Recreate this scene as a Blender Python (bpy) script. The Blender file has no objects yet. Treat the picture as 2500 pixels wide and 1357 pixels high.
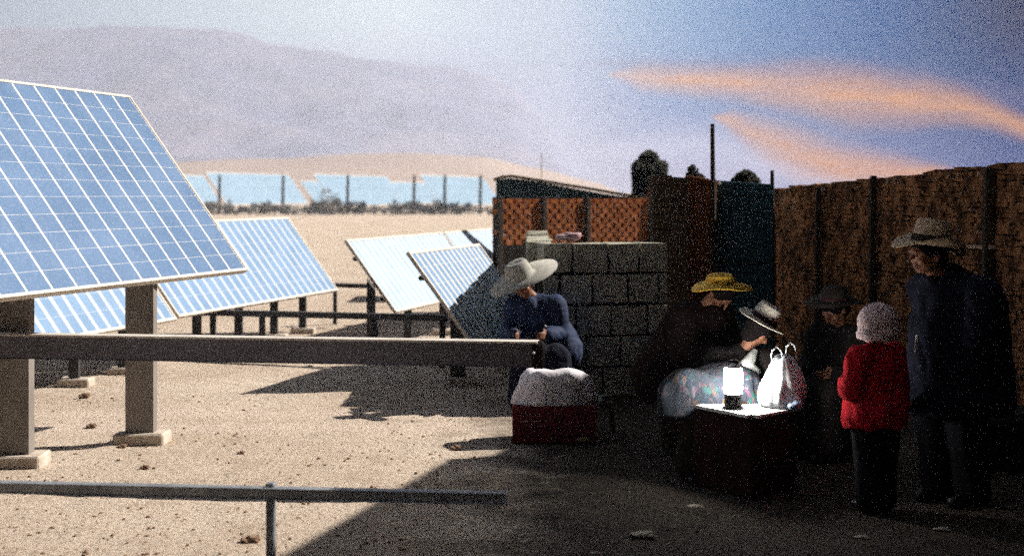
import bpy, bmesh, math, random
from mathutils import Vector, Matrix, noise
R = math.radians
random.seed(7)
sc = bpy.context.scene
col = sc.collection

# ------------------------------------------------------------------ camera
F, CX, HV, H = 3434.0, 1250.0, 475.0, 1.78      # focal length in photo pixels, centre column, horizon row, eye height
cam = bpy.data.cameras.new("camera"); camo = bpy.data.objects.new("camera", cam); col.objects.link(camo)
cam.sensor_width = 36.0; cam.sensor_fit = 'HORIZONTAL'; cam.lens = 36.0 * F / 2500.0
cam.shift_y = -(678.5 - HV) / 2500.0
cam.clip_start = 0.1; cam.clip_end = 9000
cam.dof.use_dof = True; cam.dof.focus_distance = 9.4; cam.dof.aperture_fstop = 1.7
camo.location = (0, 0, H); camo.rotation_euler = (R(90), 0, 0)
sc.camera = camo

# ------------------------------------------------------------------ light
EXPO = 0.95; EF = 2 ** EXPO
sc.view_settings.view_transform = 'Standard'; sc.view_settings.look = 'None'
sc.view_settings.exposure = EXPO; sc.view_settings.gamma = 1
sc.cycles.use_denoising = False; sc.cycles.use_adaptive_sampling = True; sc.cycles.adaptive_threshold = .07; sc.cycles.adaptive_min_samples = 16; sc.cycles.sample_clamp_indirect = .6; sc.cycles.volume_bounces = 1; sc.cycles.max_bounces = 6
SUN_EL = R(38); SUN_AZ = math.atan2(.915, .40)
sun_dir = Vector((math.sin(SUN_AZ) * math.cos(SUN_EL), math.cos(SUN_AZ) * math.cos(SUN_EL), math.sin(SUN_EL)))
sl = bpy.data.lights.new("sun", 'SUN'); sl.energy = 4.4; sl.angle = R(.5); sl.color = (1.0, .93, .84)
so = bpy.data.objects.new("sun", sl); col.objects.link(so)
so.rotation_euler = sun_dir.to_track_quat('Z', 'Y').to_euler(); so.location = (20, 10, 20)

def lin(c): return tuple(((v / 255 / 12.92) if v / 255 <= .04045 else ((v / 255 + .055) / 1.055) ** 2.4) for v in c)

class NT:
    """small helper for node trees"""
    def __init__(s, t): s.t = t; s.n = t.nodes; s.l = t.links
    def add(s, typ, **kw):
        n = s.n.new(typ)
        for k, v in kw.items(): setattr(n, k, v)
        return n
    def put(s, inp, v):
        if isinstance(v, bpy.types.NodeSocket): s.l.new(v, inp)
        elif v is not None: inp.default_value = v
    def m(s, op, a, b=None, c=None, clamp=False):
        n = s.add('ShaderNodeMath', operation=op, use_clamp=clamp)
        s.put(n.inputs[0], a); s.put(n.inputs[1], b)
        if c is not None: s.put(n.inputs[2], c)
        return n.outputs[0]
    def ramp(s, f, stops, interp='LINEAR'):
        n = s.add('ShaderNodeValToRGB'); s.put(n.inputs[0], f); e = n.color_ramp.elements
        n.color_ramp.interpolation = interp
        while len(e) < len(stops): e.new(.5)
        for el, (p, c) in zip(e, stops):
            el.position = p; el.color = (*c, 1) if len(c) == 3 else c
        return n.outputs[0]
    def mix(s, f, a, b, typ='MIX'):
        n = s.add('ShaderNodeMix', data_type='RGBA', blend_type=typ)
        s.put(n.inputs[0], f)
        for i, v in ((6, a), (7, b)):
            if isinstance(v, tuple) and len(v) == 3: v = (*v, 1)
            s.put(n.inputs[i], v)
        return n.outputs[2]
    def map(s, v, a, b, c=0., d=1., smooth=False):
        n = s.add('ShaderNodeMapRange', clamp=True)
        if smooth: n.interpolation_type = 'SMOOTHSTEP'
        s.put(n.inputs[0], v)
        for i, x in enumerate((a, b, c, d)): s.put(n.inputs[i + 1], x)
        return n.outputs[0]
    def noise(s, vec, scale, detail=4, rough=.55, dist=0.):
        n = s.add('ShaderNodeTexNoise'); s.put(n.inputs['Vector'], vec)
        n.inputs['Scale'].default_value = scale; n.inputs['Detail'].default_value = detail
        n.inputs['Roughness'].default_value = rough; n.inputs['Distortion'].default_value = dist
        return n.outputs[0]
    def curve(s, f, pts):                                   # piecewise linear value over f, both 0..1
        return s.ramp(f, [(x, (y, y, y)) for x, y in pts], 'LINEAR')

# ------------------------------------------------------------------ world: evening sky, bright low in the west, dark overhead
w = bpy.data.worlds.new("World"); sc.world = w; w.use_nodes = True
t = NT(w.node_tree); t.n.clear()
tc = t.add('ShaderNodeTexCoord'); sp = t.add('ShaderNodeSeparateXYZ'); t.l.new(tc.outputs['Generated'], sp.inputs[0])
dx, dy, dz = sp.outputs
sy = t.m('MAXIMUM', dy, .02)
az = t.m('DIVIDE', dx, sy); el = t.m('DIVIDE', dz, sy)      # tangents of azimuth and elevation
n1 = t.noise(tc.outputs['Generated'], 7, 6, .6)
nn = t.m('SUBTRACT', n1, .5)
xa = t.map(t.m('ADD', az, t.m('MULTIPLY', nn, .03)), -.60, .60)           # 0..1 over the azimuths
def P(u): return min(1, max(0, ((u - CX) / F + .60) / 1.2))
def sk(c, k=1.06): return tuple(v * k / EF for v in lin(c))
hi = t.ramp(xa, [(0, sk((20, 35, 50))), (P(-300), sk((110, 150, 165))), (P(0), sk((150, 182, 190))), (P(350), sk((190, 216, 218), 1.2)), (P(950), sk((226, 240, 238), 1.45)), (P(1200), sk((196, 216, 226), 1.2)), (P(1400), sk((150, 182, 212))), (P(1600), sk((112, 155, 198))), (P(1850), sk((72, 122, 176))), (P(2150), sk((30, 84, 146))), (P(2480), sk((4, 24, 78))), (P(2900), sk((6, 14, 40)))])
lo = t.ramp(xa, [(0, sk((20, 30, 45))), (P(-300), sk((110, 120, 140))), (P(700), sk((175, 168, 180))), (P(1200), sk((188, 180, 196))), (P(1500), sk((180, 176, 200))), (P(1850), sk((172, 170, 200))), (P(2150), sk((126, 128, 172))), (P(2480), sk((80, 94, 146))), (P(2900), sk((20, 24, 50)))])
mid = t.ramp(xa, [(0, sk((20, 30, 45))), (P(-300), sk((110, 135, 155))), (P(700), sk((182, 186, 204))), (P(1200), sk((168, 174, 204))), (P(1400), sk((152, 164, 202))), (P(1650), sk((114, 142, 190))), (P(2100), sk((76, 108, 158))), (P(2480), sk((38, 66, 122))), (P(2900), sk((12, 20, 44)))])
eh = t.map(el, .0, .135)
skycol = t.mix(t.map(eh, 0, .55, smooth=True), lo, t.mix(t.map(eh, .45, 1., smooth=True), mid, hi))
# long lenticular clouds catching orange light
uu = t.map(az, (1400 - CX) / F, (2700 - CX) / F)            # 0..1
def Q(u): return (u - 1400) / 1300
vv = t.m('SUBTRACT', HV, t.m('MULTIPLY', el, F))
vn = t.m('ADD', vv, t.m('MULTIPLY', nn, 50))
def band(pts, gain, soft=1.0):
    c = t.m('MULTIPLY', t.curve(uu, [(Q(u), v / 500) for u, v, h in pts]), 500)
    hw = t.m('ADD', t.m('MULTIPLY', t.curve(uu, [(Q(u), h / 100) for u, v, h in pts]), 100), .01)
    d = t.m('DIVIDE', t.m('ABSOLUTE', t.m('SUBTRACT', vn, c)), hw)
    return t.m('MULTIPLY', t.map(d, soft * 1.45, -.25, 0., 1., True), gain)
wisp = t.add('ShaderNodeMapping'); t.l.new(tc.outputs['Generated'], wisp.inputs[0]); wisp.inputs['Scale'].default_value = (3, 3, 22)
wn = t.map(t.noise(wisp.outputs[0], 6, 5, .6, .6), .30, .72, .62, 1.1)
b1 = band([(1400, 182, 0), (1480, 185, 0), (1570, 192, 36), (1800, 205, 46), (1950, 222, 62), (2080, 245, 76), (2200, 250, 66), (2330, 256, 52), (2420, 282, 40), (2500, 315, 34), (2700, 360, 20)], 1.0)
b2 = band([(1400, 285, 0), (1735, 286, 0), (1790, 303, 32), (1850, 335, 52), (1940, 372, 66), (2060, 408, 60), (2200, 420, 44), (2350, 430, 12), (2700, 450, 1)], .95)
cl = t.m('MULTIPLY', t.m('MAXIMUM', b1, b2), wn, clamp=True)
br = band([(1400, 160, 4), (1560, 160, 26), (1900, 172, 40), (2200, 195, 46), (2400, 225, 40), (2700, 300, 30)], .42)  # mauve upper edge
skycol = t.mix(br, skycol, sk((112, 100, 140)))
b3 = band([(1400, 380, 1), (1500, 370, 30), (1640, 360, 55), (1760, 360, 60), (1850, 400, 40), (2000, 440, 20), (2700, 450, 1)], .55)
skycol = t.mix(b3, skycol, sk((206, 204, 228)))
skycol = t.mix(cl, skycol, sk((220, 156, 108)))
fade = t.m('MULTIPLY', t.map(el, .15, .26, 1., 0., True), t.map(dy, .78, .92, 0., 1., True))
fade = t.m('MULTIPLY', fade, t.map(el, -.02, .0, 0., 1.))
nish = t.add('ShaderNodeTexSky', sky_type='NISHITA'); nish.sun_disc = False
nish.sun_elevation = SUN_EL; nish.sun_rotation = SUN_AZ
bg0 = t.add('ShaderNodeBackground'); t.l.new(nish.outputs[0], bg0.inputs[0]); bg0.inputs[1].default_value = .0018
bg1 = t.add('ShaderNodeBackground'); t.put(bg1.inputs[0], skycol); bg1.inputs[1].default_value = 1.0
mx = t.add('ShaderNodeMixShader'); t.put(mx.inputs[0], fade); t.l.new(bg0.outputs[0], mx.inputs[1]); t.l.new(bg1.outputs[0], mx.inputs[2])
wo = t.add('ShaderNodeOutputWorld'); t.l.new(mx.outputs[0], wo.inputs[0])

# ------------------------------------------------------------------ materials
def mat(name, c1, c2=None, rough=.8, scale=8, bump=.0, bscale=None, metal=0., stretch=(1, 1, 1), spec=.3, detail=5, contrast=(.35, .65), sheen=0.):
    m = bpy.data.materials.new(name); m.use_nodes = True; k = NT(m.node_tree)
    b = k.n['Principled BSDF']; b.inputs['Roughness'].default_value = rough; b.inputs['Metallic'].default_value = metal
    b.inputs['Specular IOR Level'].default_value = spec
    if sheen: b.inputs['Sheen Weight'].default_value = sheen
    tcn = k.add('ShaderNodeTexCoord'); mp = k.add('ShaderNodeMapping'); k.l.new(tcn.outputs['Object'], mp.inputs[0]); mp.inputs['Scale'].default_value = stretch
    c2 = c2 or tuple(x * .75 for x in c1)
    f = k.map(k.noise(mp.outputs[0], scale, detail), contrast[0], contrast[1])
    k.put(b.inputs['Base Color'], k.mix(f, c1, c2))
    if rough >= .9: b.inputs['Specular IOR Level'].default_value = .06
    if bump:
        bn = k.add('ShaderNodeBump'); bn.inputs['Strength'].default_value = 1; bn.inputs['Distance'].default_value = bump
        k.put(bn.inputs['Height'], k.noise(mp.outputs[0], bscale or scale * 3, 5, .65)); k.l.new(bn.outputs[0], b.inputs['Normal'])
    return m

def mat_ground():
    m = bpy.data.materials.new('sandy_ground'); m.use_nodes = True; k = NT(m.node_tree); b = k.n['Principled BSDF']
    b.inputs['Roughness'].default_value = .95; b.inputs['Specular IOR Level'].default_value = .1
    g = k.add('ShaderNodeNewGeometry').outputs['Position']; s = k.add('ShaderNodeSeparateXYZ'); k.l.new(g, s.inputs[0])
    big = k.noise(g, .55, 4); med = k.noise(g, 2.6, 6, .7); fine = k.noise(g, 26, 6, .75); vf = k.noise(g, 120, 3, .7)
    c = k.mix(k.map(big, .35, .68), (.66, .56, .46), (.53, .43, .34))
    c = k.mix(k.map(med, .5, .72, 0, .45), c, (.36, .25, .17))
    # pale wheel tracks running across, in front of the front row
    yb = k.m('ADD', s.outputs[1], k.m('MULTIPLY', k.m('SUBTRACT', big, .5), .8))
    for yc, wd in ((10.75, .28), (11.45, .32)):
        d = k.m('DIVIDE', k.m('ABSOLUTE', k.m('SUBTRACT', yb, yc)), wd)
        c = k.mix(k.m('MULTIPLY', k.map(d, 1.2, .2, 0, .75, True), k.map(med, .3, .55, .35, 1)), c, (.68, .56, .47))
    c = k.mix(k.map(fine, .50, .64, 0, .6), c, (.25, .17, .11))
    c = k.mix(k.map(vf, .56, .68, 0, .6), c, (.14, .09, .06))
    c = k.mix(k.map(fine, .30, .42, .4, 0), c, (.68, .58, .48))
    # dark earth of the market yard, its low tone also painting in shade
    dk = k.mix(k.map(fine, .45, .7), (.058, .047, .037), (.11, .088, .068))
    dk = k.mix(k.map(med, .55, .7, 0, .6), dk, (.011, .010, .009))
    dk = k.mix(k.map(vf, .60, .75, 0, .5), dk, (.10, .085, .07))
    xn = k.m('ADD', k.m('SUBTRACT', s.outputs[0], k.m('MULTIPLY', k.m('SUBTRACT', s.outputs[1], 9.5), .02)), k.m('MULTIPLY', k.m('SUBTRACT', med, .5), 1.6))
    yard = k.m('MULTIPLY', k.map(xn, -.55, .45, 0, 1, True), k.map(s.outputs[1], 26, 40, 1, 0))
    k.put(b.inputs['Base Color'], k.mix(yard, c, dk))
    bn = k.add('ShaderNodeBump'); bn.inputs['Strength'].default_value = 1; bn.inputs['Distance'].default_value = .03
    k.put(bn.inputs['Height'], k.m('ADD', fine, k.m('MULTIPLY', med, .8))); k.l.new(bn.outputs[0], b.inputs['Normal'])
    return m

def mat_cells(name, blue, line, cw, rh, wl, hl, gloss=.35):
    """solar cells: UV in metres along the row and up the slope"""
    m = bpy.data.materials.new(name); m.use_nodes = True; k = NT(m.node_tree); b = k.n['Principled BSDF']
    b.inputs['Roughness'].default_value = gloss; b.inputs['Specular IOR Level'].default_value = .35
    uv = k.add('ShaderNodeUVMap').outputs[0]; s = k.add('ShaderNodeSeparateXYZ'); k.l.new(uv, s.inputs[0])
    def ln(x, p, wd):
        d = k.m('ABSOLUTE', k.m('SUBTRACT', k.m('FRACT', k.m('ADD', k.m('DIVIDE', x, p), .5)), .5))
        return k.m('LESS_THAN', d, wd / p / 2)
    f = k.m('MAXIMUM', ln(s.outputs[0], cw, wl), ln(s.outputs[1], rh, hl))
    ob = k.add('ShaderNodeTexCoord').outputs['Object']
    idx = k.add('ShaderNodeCombineXYZ')
    k.put(idx.inputs[0], k.m('FLOOR', k.m('DIVIDE', s.outputs[0], cw))); k.put(idx.inputs[1], k.m('FLOOR', k.m('DIVIDE', s.outputs[1], rh)))
    wn_ = k.add('ShaderNodeTexWhiteNoise', noise_dimensions='3D'); k.l.new(idx.outputs[0], wn_.inputs[0])
    cc = k.mix(k.m('MULTIPLY', wn_.outputs[0], .5), blue, tuple(x * .82 for x in blue))
    cc = k.mix(k.map(k.noise(ob, 2.2, 5), .4, .75, 0, .45), cc, tuple(min(1, x * 1.15 + .07) for x in blue))   # dust
    cc = k.mix(k.map(k.noise(ob, 60, 3), .5, .7, 0, .15), cc, (.6, .6, .6))
    k.put(b.inputs['Base Color'], k.mix(f, cc, line))
    return m

M = {}
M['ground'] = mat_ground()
M['cells_front'] = mat_cells('blue_solar_cells', (.078, .160, .31), (.72, .68, .62), .2655, .145, .021, .0022)
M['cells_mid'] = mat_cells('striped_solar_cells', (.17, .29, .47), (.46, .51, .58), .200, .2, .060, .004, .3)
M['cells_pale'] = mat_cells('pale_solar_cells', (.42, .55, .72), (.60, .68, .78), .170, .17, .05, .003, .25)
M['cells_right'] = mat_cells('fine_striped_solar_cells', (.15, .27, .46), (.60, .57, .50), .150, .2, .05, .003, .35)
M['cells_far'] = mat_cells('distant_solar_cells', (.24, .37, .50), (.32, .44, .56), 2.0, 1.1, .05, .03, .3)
M['alu'] = mat('pale_frame_metal', (.66, .62, .56), (.52, .47, .41), .5, 6, 0, metal=.0)
M['under'] = mat('panel_backing', (.20, .16, .13), (.13, .10, .08), .8, 5)
M['post'] = mat('weathered_brown_steel', (.25, .225, .205), (.18, .16, .145), .65, 5, .002, 30, stretch=(1, 1, .4), contrast=(.3, .7))
M['beam'] = mat('grey_galvanised_steel', (.13, .125, .15), (.09, .088, .11), .5, 3, .002, 40, metal=.1, stretch=(.4, 1, 1))
M['rail'] = mat('dull_pipe_steel', (.27, .29, .31), (.17, .18, .20), .45, 7, .001, 40, metal=.2)
M['darksteel'] = mat('dark_steel', (.05, .047, .05), (.03, .03, .033), .6, 6)
M['concrete'] = mat('rough_pale_concrete', (.56, .50, .43), (.42, .35, .29), .9, 9, .006, 40)
M['dune'] = mat('pink_sand_ridge', (.48, .38, .32), (.38, .30, .26), 1, .01, contrast=(.3, .7))
M['rock'] = mat('hazed_mountain_rock', (.29, .265, .34), (.20, .21, .31), 1, .009, detail=7, contrast=(.42, .58))  # lavender of the distant haze is mixed into the rock colour
M['shrub'] = mat('dry_dark_shrub_leaves', (.12, .12, .11), (.16, .15, .13), .9, 3)
M['bark'] = mat('dark_bark', (.06, .045, .035), None, .9, 12)
M['leafdark'] = mat('black_green_leaves', (.018, .022, .010), (.045, .042, .018), .85, 8)
M['adobe'] = mat('brown_adobe_brick', (.36, .17, .08), (.085, .042, .022), .95, 7, .012, 22, stretch=(1, 1, .8), contrast=(.40, .60))
M['adobelight'] = mat('pale_chipped_brick', (.55, .42, .32), (.35, .2, .12), .95, 12)
M['terracotta'] = mat('orange_terracotta_brick', (.46, .16, .055), (.22, .07, .027), .9, 14, .004, 40, contrast=(.35, .65))
M['blockwall'] = mat('grey_stone_block', (.44, .43, .35), (.28, .27, .22), .95, 5, .012, 26)
M['mortar'] = mat('dark_mortar', (.018, .016, .014), (.03, .026, .022), 1, 10, .01)
M['plaster'] = mat('brown_plaster', (.12, .075, .05), (.07, .042, .028), .95, 4, .008, 20)
M['doorbrown'] = mat('rust_brown_boards', (.42, .15, .055), (.22, .08, .03), .8, 9, .003, stretch=(3, 3, .3))
M['teal'] = mat('dark_teal_sheet_metal', (.028, .105, .155), (.018, .06, .09), .55, 5, .002, stretch=(4, 1, .5))
M['wood'] = mat('dark_weathered_wood', (.055, .038, .026), (.03, .02, .014), .85, 14, .003, stretch=(3, 3, .4))
M['roofteal'] = mat('dark_corrugated_roof', (.035, .085, .11), (.018, .045, .06), .7, 4)
M['straw'] = mat('ochre_straw', (.30, .22, .08), (.14, .11, .04), .95, 12)
M['clothwhite'] = mat('white_cotton', (.78, .76, .80), (.60, .56, .62), .9, 7, .004, 40)
M['pinkish'] = mat('pale_pink_cotton', (.50, .38, .40), (.40, .24, .27), .9, 9)
M['crate'] = mat('red_painted_wood', (.17, .018, .022), (.09, .012, .014), .8, 9, .003)
M['darkred'] = mat('dark_red_cloth', (.034, .010, .007), (.018, .006, .004), .95, 6)
M['oilcloth'] = mat('white_oilcloth', (.85, .85, .84), (.74, .74, .72), .5, 3)
M['plastic'] = mat('white_plastic_film', (.82, .86, .88), (.70, .77, .82), .35, 6, .003, 24, spec=.5)
M['skin'] = mat('brown_skin', (.27, .125, .075), (.20, .085, .05), .55, 20)
M['hair'] = mat('black_hair', (.008, .006, .006), None, .9, 40, stretch=(4, 4, .3))
M['navy'] = mat('navy_wool', (.010, .011, .019), (.018, .020, .034), .95, 20, .003)
M['bluejacket'] = mat('blue_quilted_cloth', (.012, .030, .095), (.008, .016, .05), .8, 9, .004)
M['black'] = mat('black_cloth', (.012, .010, .010), (.022, .018, .017), .95, 14, .003)
M['maroon'] = mat('dark_maroon_wool', (.016, .008, .007), (.010, .006, .006), .95, 14, .004)
M['brownskirt'] = mat('dark_brown_wool', (.030, .018, .013), (.018, .012, .010), .95, 10, .004)
M['darktrouser'] = mat('dark_grey_trousers', (.007, .007, .010), (.012, .012, .015), .9, 12, .003)
M['red'] = mat('red_fleece', (.52, .016, .026), (.44, .013, .022), .95, 26, .006, 50)
M['beanie'] = mat('pale_pink_knit', (.74, .60, .60), (.60, .44, .45), .95, 40, .008, 60)
M['felt'] = mat('tan_felt', (.58, .45, .32), (.44, .33, .22), .9, 14)
M['strawhat'] = mat('cream_straw', (.70, .68, .58), (.55, .50, .42), .85, 30, .002)
M['yellow'] = mat('yellow_straw', (.85, .55, .07), (.72, .40, .04), .7, 12)
M['darkfelt'] = mat('dark_felt', (.030, .024, .020), (.05, .04, .034), .9, 10)
M['band'] = mat('wine_ribbon', (.050, .008, .014), None, .6, 10)
M['pelt'] = mat('pale_wide_straw', (.42, .41, .37), (.32, .31, .28), .9, 22, .003)
M['shoe'] = mat('black_leather', (.012, .011, .010), None, .5, 10)
M['scarf'] = mat('grey_white_wool', (.46, .47, .45), (.32, .34, .32), .95, 18, .004)
M['soil'] = mat('packed_dark_soil', (.030, .028, .023), (.016, .014, .012), 1, 6, .02, 14)
M['stone'] = mat('brown_clod', (.32, .22, .15), (.20, .13, .09), .95, 14, .004)
M['debris'] = mat('pale_litter', (.36, .33, .27), (.22, .18, .14), .9, 18)
M['white'] = mat('white_enamel', (.8, .8, .8), None, .3, 5)

def mat_textile():
    m = bpy.data.materials.new('woven_multicolour_textile'); m.use_nodes = True; k = NT(m.node_tree); b = k.n['Principled BSDF']
    b.inputs['Roughness'].default_value = .95
    ob = k.add('ShaderNodeTexCoord').outputs['Object']; mp = k.add('ShaderNodeMapping'); k.l.new(ob, mp.inputs[0]); mp.inputs['Scale'].default_value = (1, 1, .55)
    v = k.add('ShaderNodeTexVoronoi'); k.l.new(mp.outputs[0], v.inputs['Vector']); v.inputs['Scale'].default_value = 48
    s = k.add('ShaderNodeSeparateColor'); k.l.new(v.outputs['Color'], s.inputs[0])
    c = k.ramp(s.outputs[0], [(0, (.015, .02, .03)), (.26, (.02, .07, .11)), (.40, (.02, .13, .11)), (.52, (.15, .05, .09)), (.64, (.02, .03, .05)), (.78, (.18, .10, .04)), (.88, (.18, .14, .17))], 'CONSTANT')
    st = k.m('LESS_THAN', k.m('FRACT', k.m('MULTIPLY', k.noise(mp.outputs[0], 3, 2), 9)), .35)
    dkf = k.map(k.noise(mp.outputs[0], 5, 3), .40, .60, .85, .1)
    c = k.mix(k.m('MULTIPLY', st, .75), c, (.02, .035, .05))
    c = k.mix(.45, c, (.012, .016, .024))
    k.put(b.inputs['Base Color'], k.mix(dkf, c, (.012, .016, .024)))
    return m
M['textile'] = mat_textile()

def mat_emit(name, c, s):
    m = bpy.data.materials.new(name); m.use_nodes = True; b = m.node_tree.nodes['Principled BSDF']
    b.inputs['Base Color'].default_value = (*c, 1); b.inputs['Emission Color'].default_value = (*c, 1); b.inputs['Emission Strength'].default_value = s
    return m
M['lampglass'] = mat_emit('lit_lantern_glass', (1, .96, .90), 75)

# ------------------------------------------------------------------ mesh helpers
def link(o, parent=None):
    col.objects.link(o)
    if parent: o.parent = parent
    return o
def tag(o, label=None, cat=None, group=None, kind=None):
    for k_, v_ in (('label', label), ('category', cat), ('group', group), ('kind', kind)):
        if v_: o[k_] = v_
    return o
def empty(name, loc, label=None, cat=None, group=None):
    o = bpy.data.objects.new(name, None); o.empty_display_size = .1; col.objects.link(o); o.location = loc
    return tag(o, label, cat, group)
def V(*a): return Vector(a)
def px(u, v, D): return Vector(((u - CX) / F * D, D, H - (v - HV) / F * D))   # where a feature at distance D stands

class MB:
    def __init__(s): s.bm = bmesh.new(); s.uv = s.bm.loops.layers.uv.new('UVMap')
    def box(s, c, size, rot=None, bevel=0, jit=0):
        r = bmesh.ops.create_cube(s.bm, size=1); vs = r['verts']
        for v in vs:
            v.co = Vector((v.co.x * size[0], v.co.y * size[1], v.co.z * size[2]))
            if jit: v.co += Vector([random.uniform(-jit, jit) for _ in range(3)])
            if rot is not None: v.co = rot @ v.co
            v.co += Vector(c)
        if bevel:
            es = list({e for v in vs for e in v.link_edges})
            bmesh.ops.bevel(s.bm, geom=es, offset=bevel, segments=1, affect='EDGES', profile=.5)
        return s
    def bar(s, p, q, wd, ht, up=V(0, 0, 1), bevel=0):
        p, q = Vector(p), Vector(q); d = (q - p); L = d.length; d.normalize()
        sd = d.cross(up).normalized(); u2 = sd.cross(d)
        s.box((p + q) / 2, (L, wd, ht), Matrix((d, sd, u2)).transposed(), bevel)
        return s
    def tube(s, p, q, r1, r2=None, n=12, caps=True):
        p, q = Vector(p), Vector(q); r2 = r1 if r2 is None else r2
        d = (q - p).normalized(); a = d.orthogonal().normalized(); b = d.cross(a)
        A = [s.bm.verts.new(p + (a * math.cos(2 * math.pi * i / n) + b * math.sin(2 * math.pi * i / n)) * r1) for i in range(n)]
        B = [s.bm.verts.new(q + (a * math.cos(2 * math.pi * i / n) + b * math.sin(2 * math.pi * i / n)) * r2) for i in range(n)]
        for i in range(n):
            j = (i + 1) % n; s.bm.faces.new((A[i], A[j], B[j], B[i]))
        if caps: s.bm.faces.new(A[::-1]); s.bm.faces.new(B)
        return s
    def path(s, pts, r, n=10):
        for a, b in zip(pts[:-1], pts[1:]): s.tube(a, b, r, r, n)
        return s
    def lathe(s, prof, n=32, axis=None, c=(0, 0, 0), wob=None, capb=True, capt=True):
        rings = []
        for ri, (r, z) in enumerate(prof):
            ring = []
            for i in range(n):
                an = 2 * math.pi * i / n; rr, zz = r, z
                if wob: rr, zz = wob(an, r, z)
                co = Vector((rr * math.cos(an), rr * math.sin(an), zz))
                if axis is not None: co = axis @ co
                ring.append(s.bm.verts.new(co + Vector(c)))
            rings.append(ring)
        for a, b in zip(rings[:-1], rings[1:]):
            for i in range(n):
                j = (i + 1) % n; s.bm.faces.new((a[i], a[j], b[j], b[i]))
        if capb: s.bm.faces.new(rings[0][::-1])
        if capt: s.bm.faces.new(rings[-1])
        return s
    def ico(s, c, r, sub=2, sc_=(1, 1, 1), rot=None, rough=0):
        res = bmesh.ops.create_icosphere(s.bm, subdivisions=sub, radius=1)
        for v in res['verts']:
            k_ = 1 + (noise.noise(v.co * 1.7 + Vector(c) * 9) * rough if rough else 0)
            co = Vector((v.co.x * r * sc_[0], v.co.y * r * sc_[1], v.co.z * r * sc_[2])) * k_
            if rot is not None: co = rot @ co
            v.co = co + Vector(c)
        return s
    def quad(s, a, b, c, d, uv=None):
        f = s.bm.faces.new([s.bm.verts.new(Vector(x)) for x in (a, b, c, d)])
        if uv:
            for l, x in zip(f.loops, uv): l[s.uv].uv = x
        return s
    def build(s, name, m, parent=None, origin=None, smooth=False, loc=None):
        if origin is not None:
            for v in s.bm.verts: v.co -= Vector(origin)
        bmesh.ops.recalc_face_normals(s.bm, faces=s.bm.faces)
        me = bpy.data.meshes.new(name); s.bm.to_mesh(me); s.bm.free()
        if smooth:
            for p in me.polygons: p.use_smooth = True
        me.materials.append(m)
        o = bpy.data.objects.new(name, me); link(o, parent)
        if loc is not None: o.location = loc
        return o

# ------------------------------------------------------------------ the setting
def ground():
    xs = [-690, -500, -300, -120, -50, -20, -9] + [-6 + .07 * i for i in range(165)] + [6, 9, 14, 30, 57]
    ys = [-40, -10, 0, 3] + [4.6 + .07 * i for i in range(150)] + [15.6 + .5 * i for i in range(40)] + [40, 60, 90, 130, 200, 350, 600, 1100, 1590]
    bm = bmesh.new(); g = []
    for y in ys:
        row = []
        for x in xs:
            k_ = 1 if (-6.5 < x < 6.2 and 4.5 < y < 15.3) else 0
            z = 0
            if k_:
                p = Vector((x, y, 0))
                z = noise.noise(p * .9) * .016 + noise.noise(p * 4.1) * .007 + noise.noise(p * 11) * .0035
                if x < -.3: z += max(0, noise.noise(p * 6 + Vector((3, 1, 0))) - .38) * .06
            row.append(bm.verts.new((x, y, z)))
        g.append(row)
    for a, b in zip(g[:-1], g[1:]):
        for i in range(len(xs) - 1): bm.faces.new((a[i], a[i + 1], b[i + 1], b[i]))
    me = bpy.data.meshes.new('ground'); bm.to_mesh(me); bm.free(); me.materials.append(M['ground'])
    for p in me.polygons: p.use_smooth = True
    o = bpy.data.objects.new('ground', me); link(o); tag(o, kind='structure')
ground()

def interp(pts, x):
    if x <= pts[0][0]: return pts[0][1]
    for (a, b), (c, d) in zip(pts[:-1], pts[1:]):
        if x <= c:
            t_ = (x - a) / (c - a); t_ = t_ * t_ * (3 - 2 * t_) * .5 + t_ * .5
            return b + (d - b) * t_
    return pts[-1][1]

def mountain():
    prof = [(-1800, 60), (-400, 75), (0, 62), (160, 66), (240, 60), (400, 63), (520, 68), (580, 80), (650, 102), (780, 122), (900, 140), (1050, 158), (1170, 172), (1250, 205), (1310, 265), (1350, 340), (1383, 474)]
    Y1 = 1450; bm = bmesh.new(); g = []; nx, ny = 240, 60
    for j in range(ny + 1):
        t_ = j / ny; y = 700 + (Y1 - 700) * t_ if t_ <= 1 else 0; row = []
        for i in range(nx + 1):
            x1 = -640 + (696) * i / nx; x = x1
            u = CX + x1 / Y1 * F; hr = H + (HV - interp(prof, u)) / F * Y1
            f = t_ ** 1.25
            p = Vector((x * .006, y * .006, 0))
            rid = (noise.fractal(p * 1.6, 1, 2, 6)) * 14 * math.sin(math.pi * min(1, t_ * 1.0)) + (noise.fractal(p * 4, 1, 2, 3)) * 3 * t_
            row.append(bm.verts.new((x, y, max(-2, hr * f + rid * min(1, hr / 60) - 1.5))))
        g.append(row)
    row = [bm.verts.new((v.co.x, 1560, -2)) for v in g[-1]]; g.append(row)
    for a, b in zip(g[:-1], g[1:]):
        for i in range(nx): bm.faces.new((a[i], a[i + 1], b[i + 1], b[i]))
    me = bpy.data.meshes.new('hills'); bm.to_mesh(me); bm.free(); me.materials.append(M['rock'])
    for p in me.polygons: p.use_smooth = True
    o = bpy.data.objects.new('hills', me); link(o); tag(o, kind='structure')
mountain()

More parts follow.
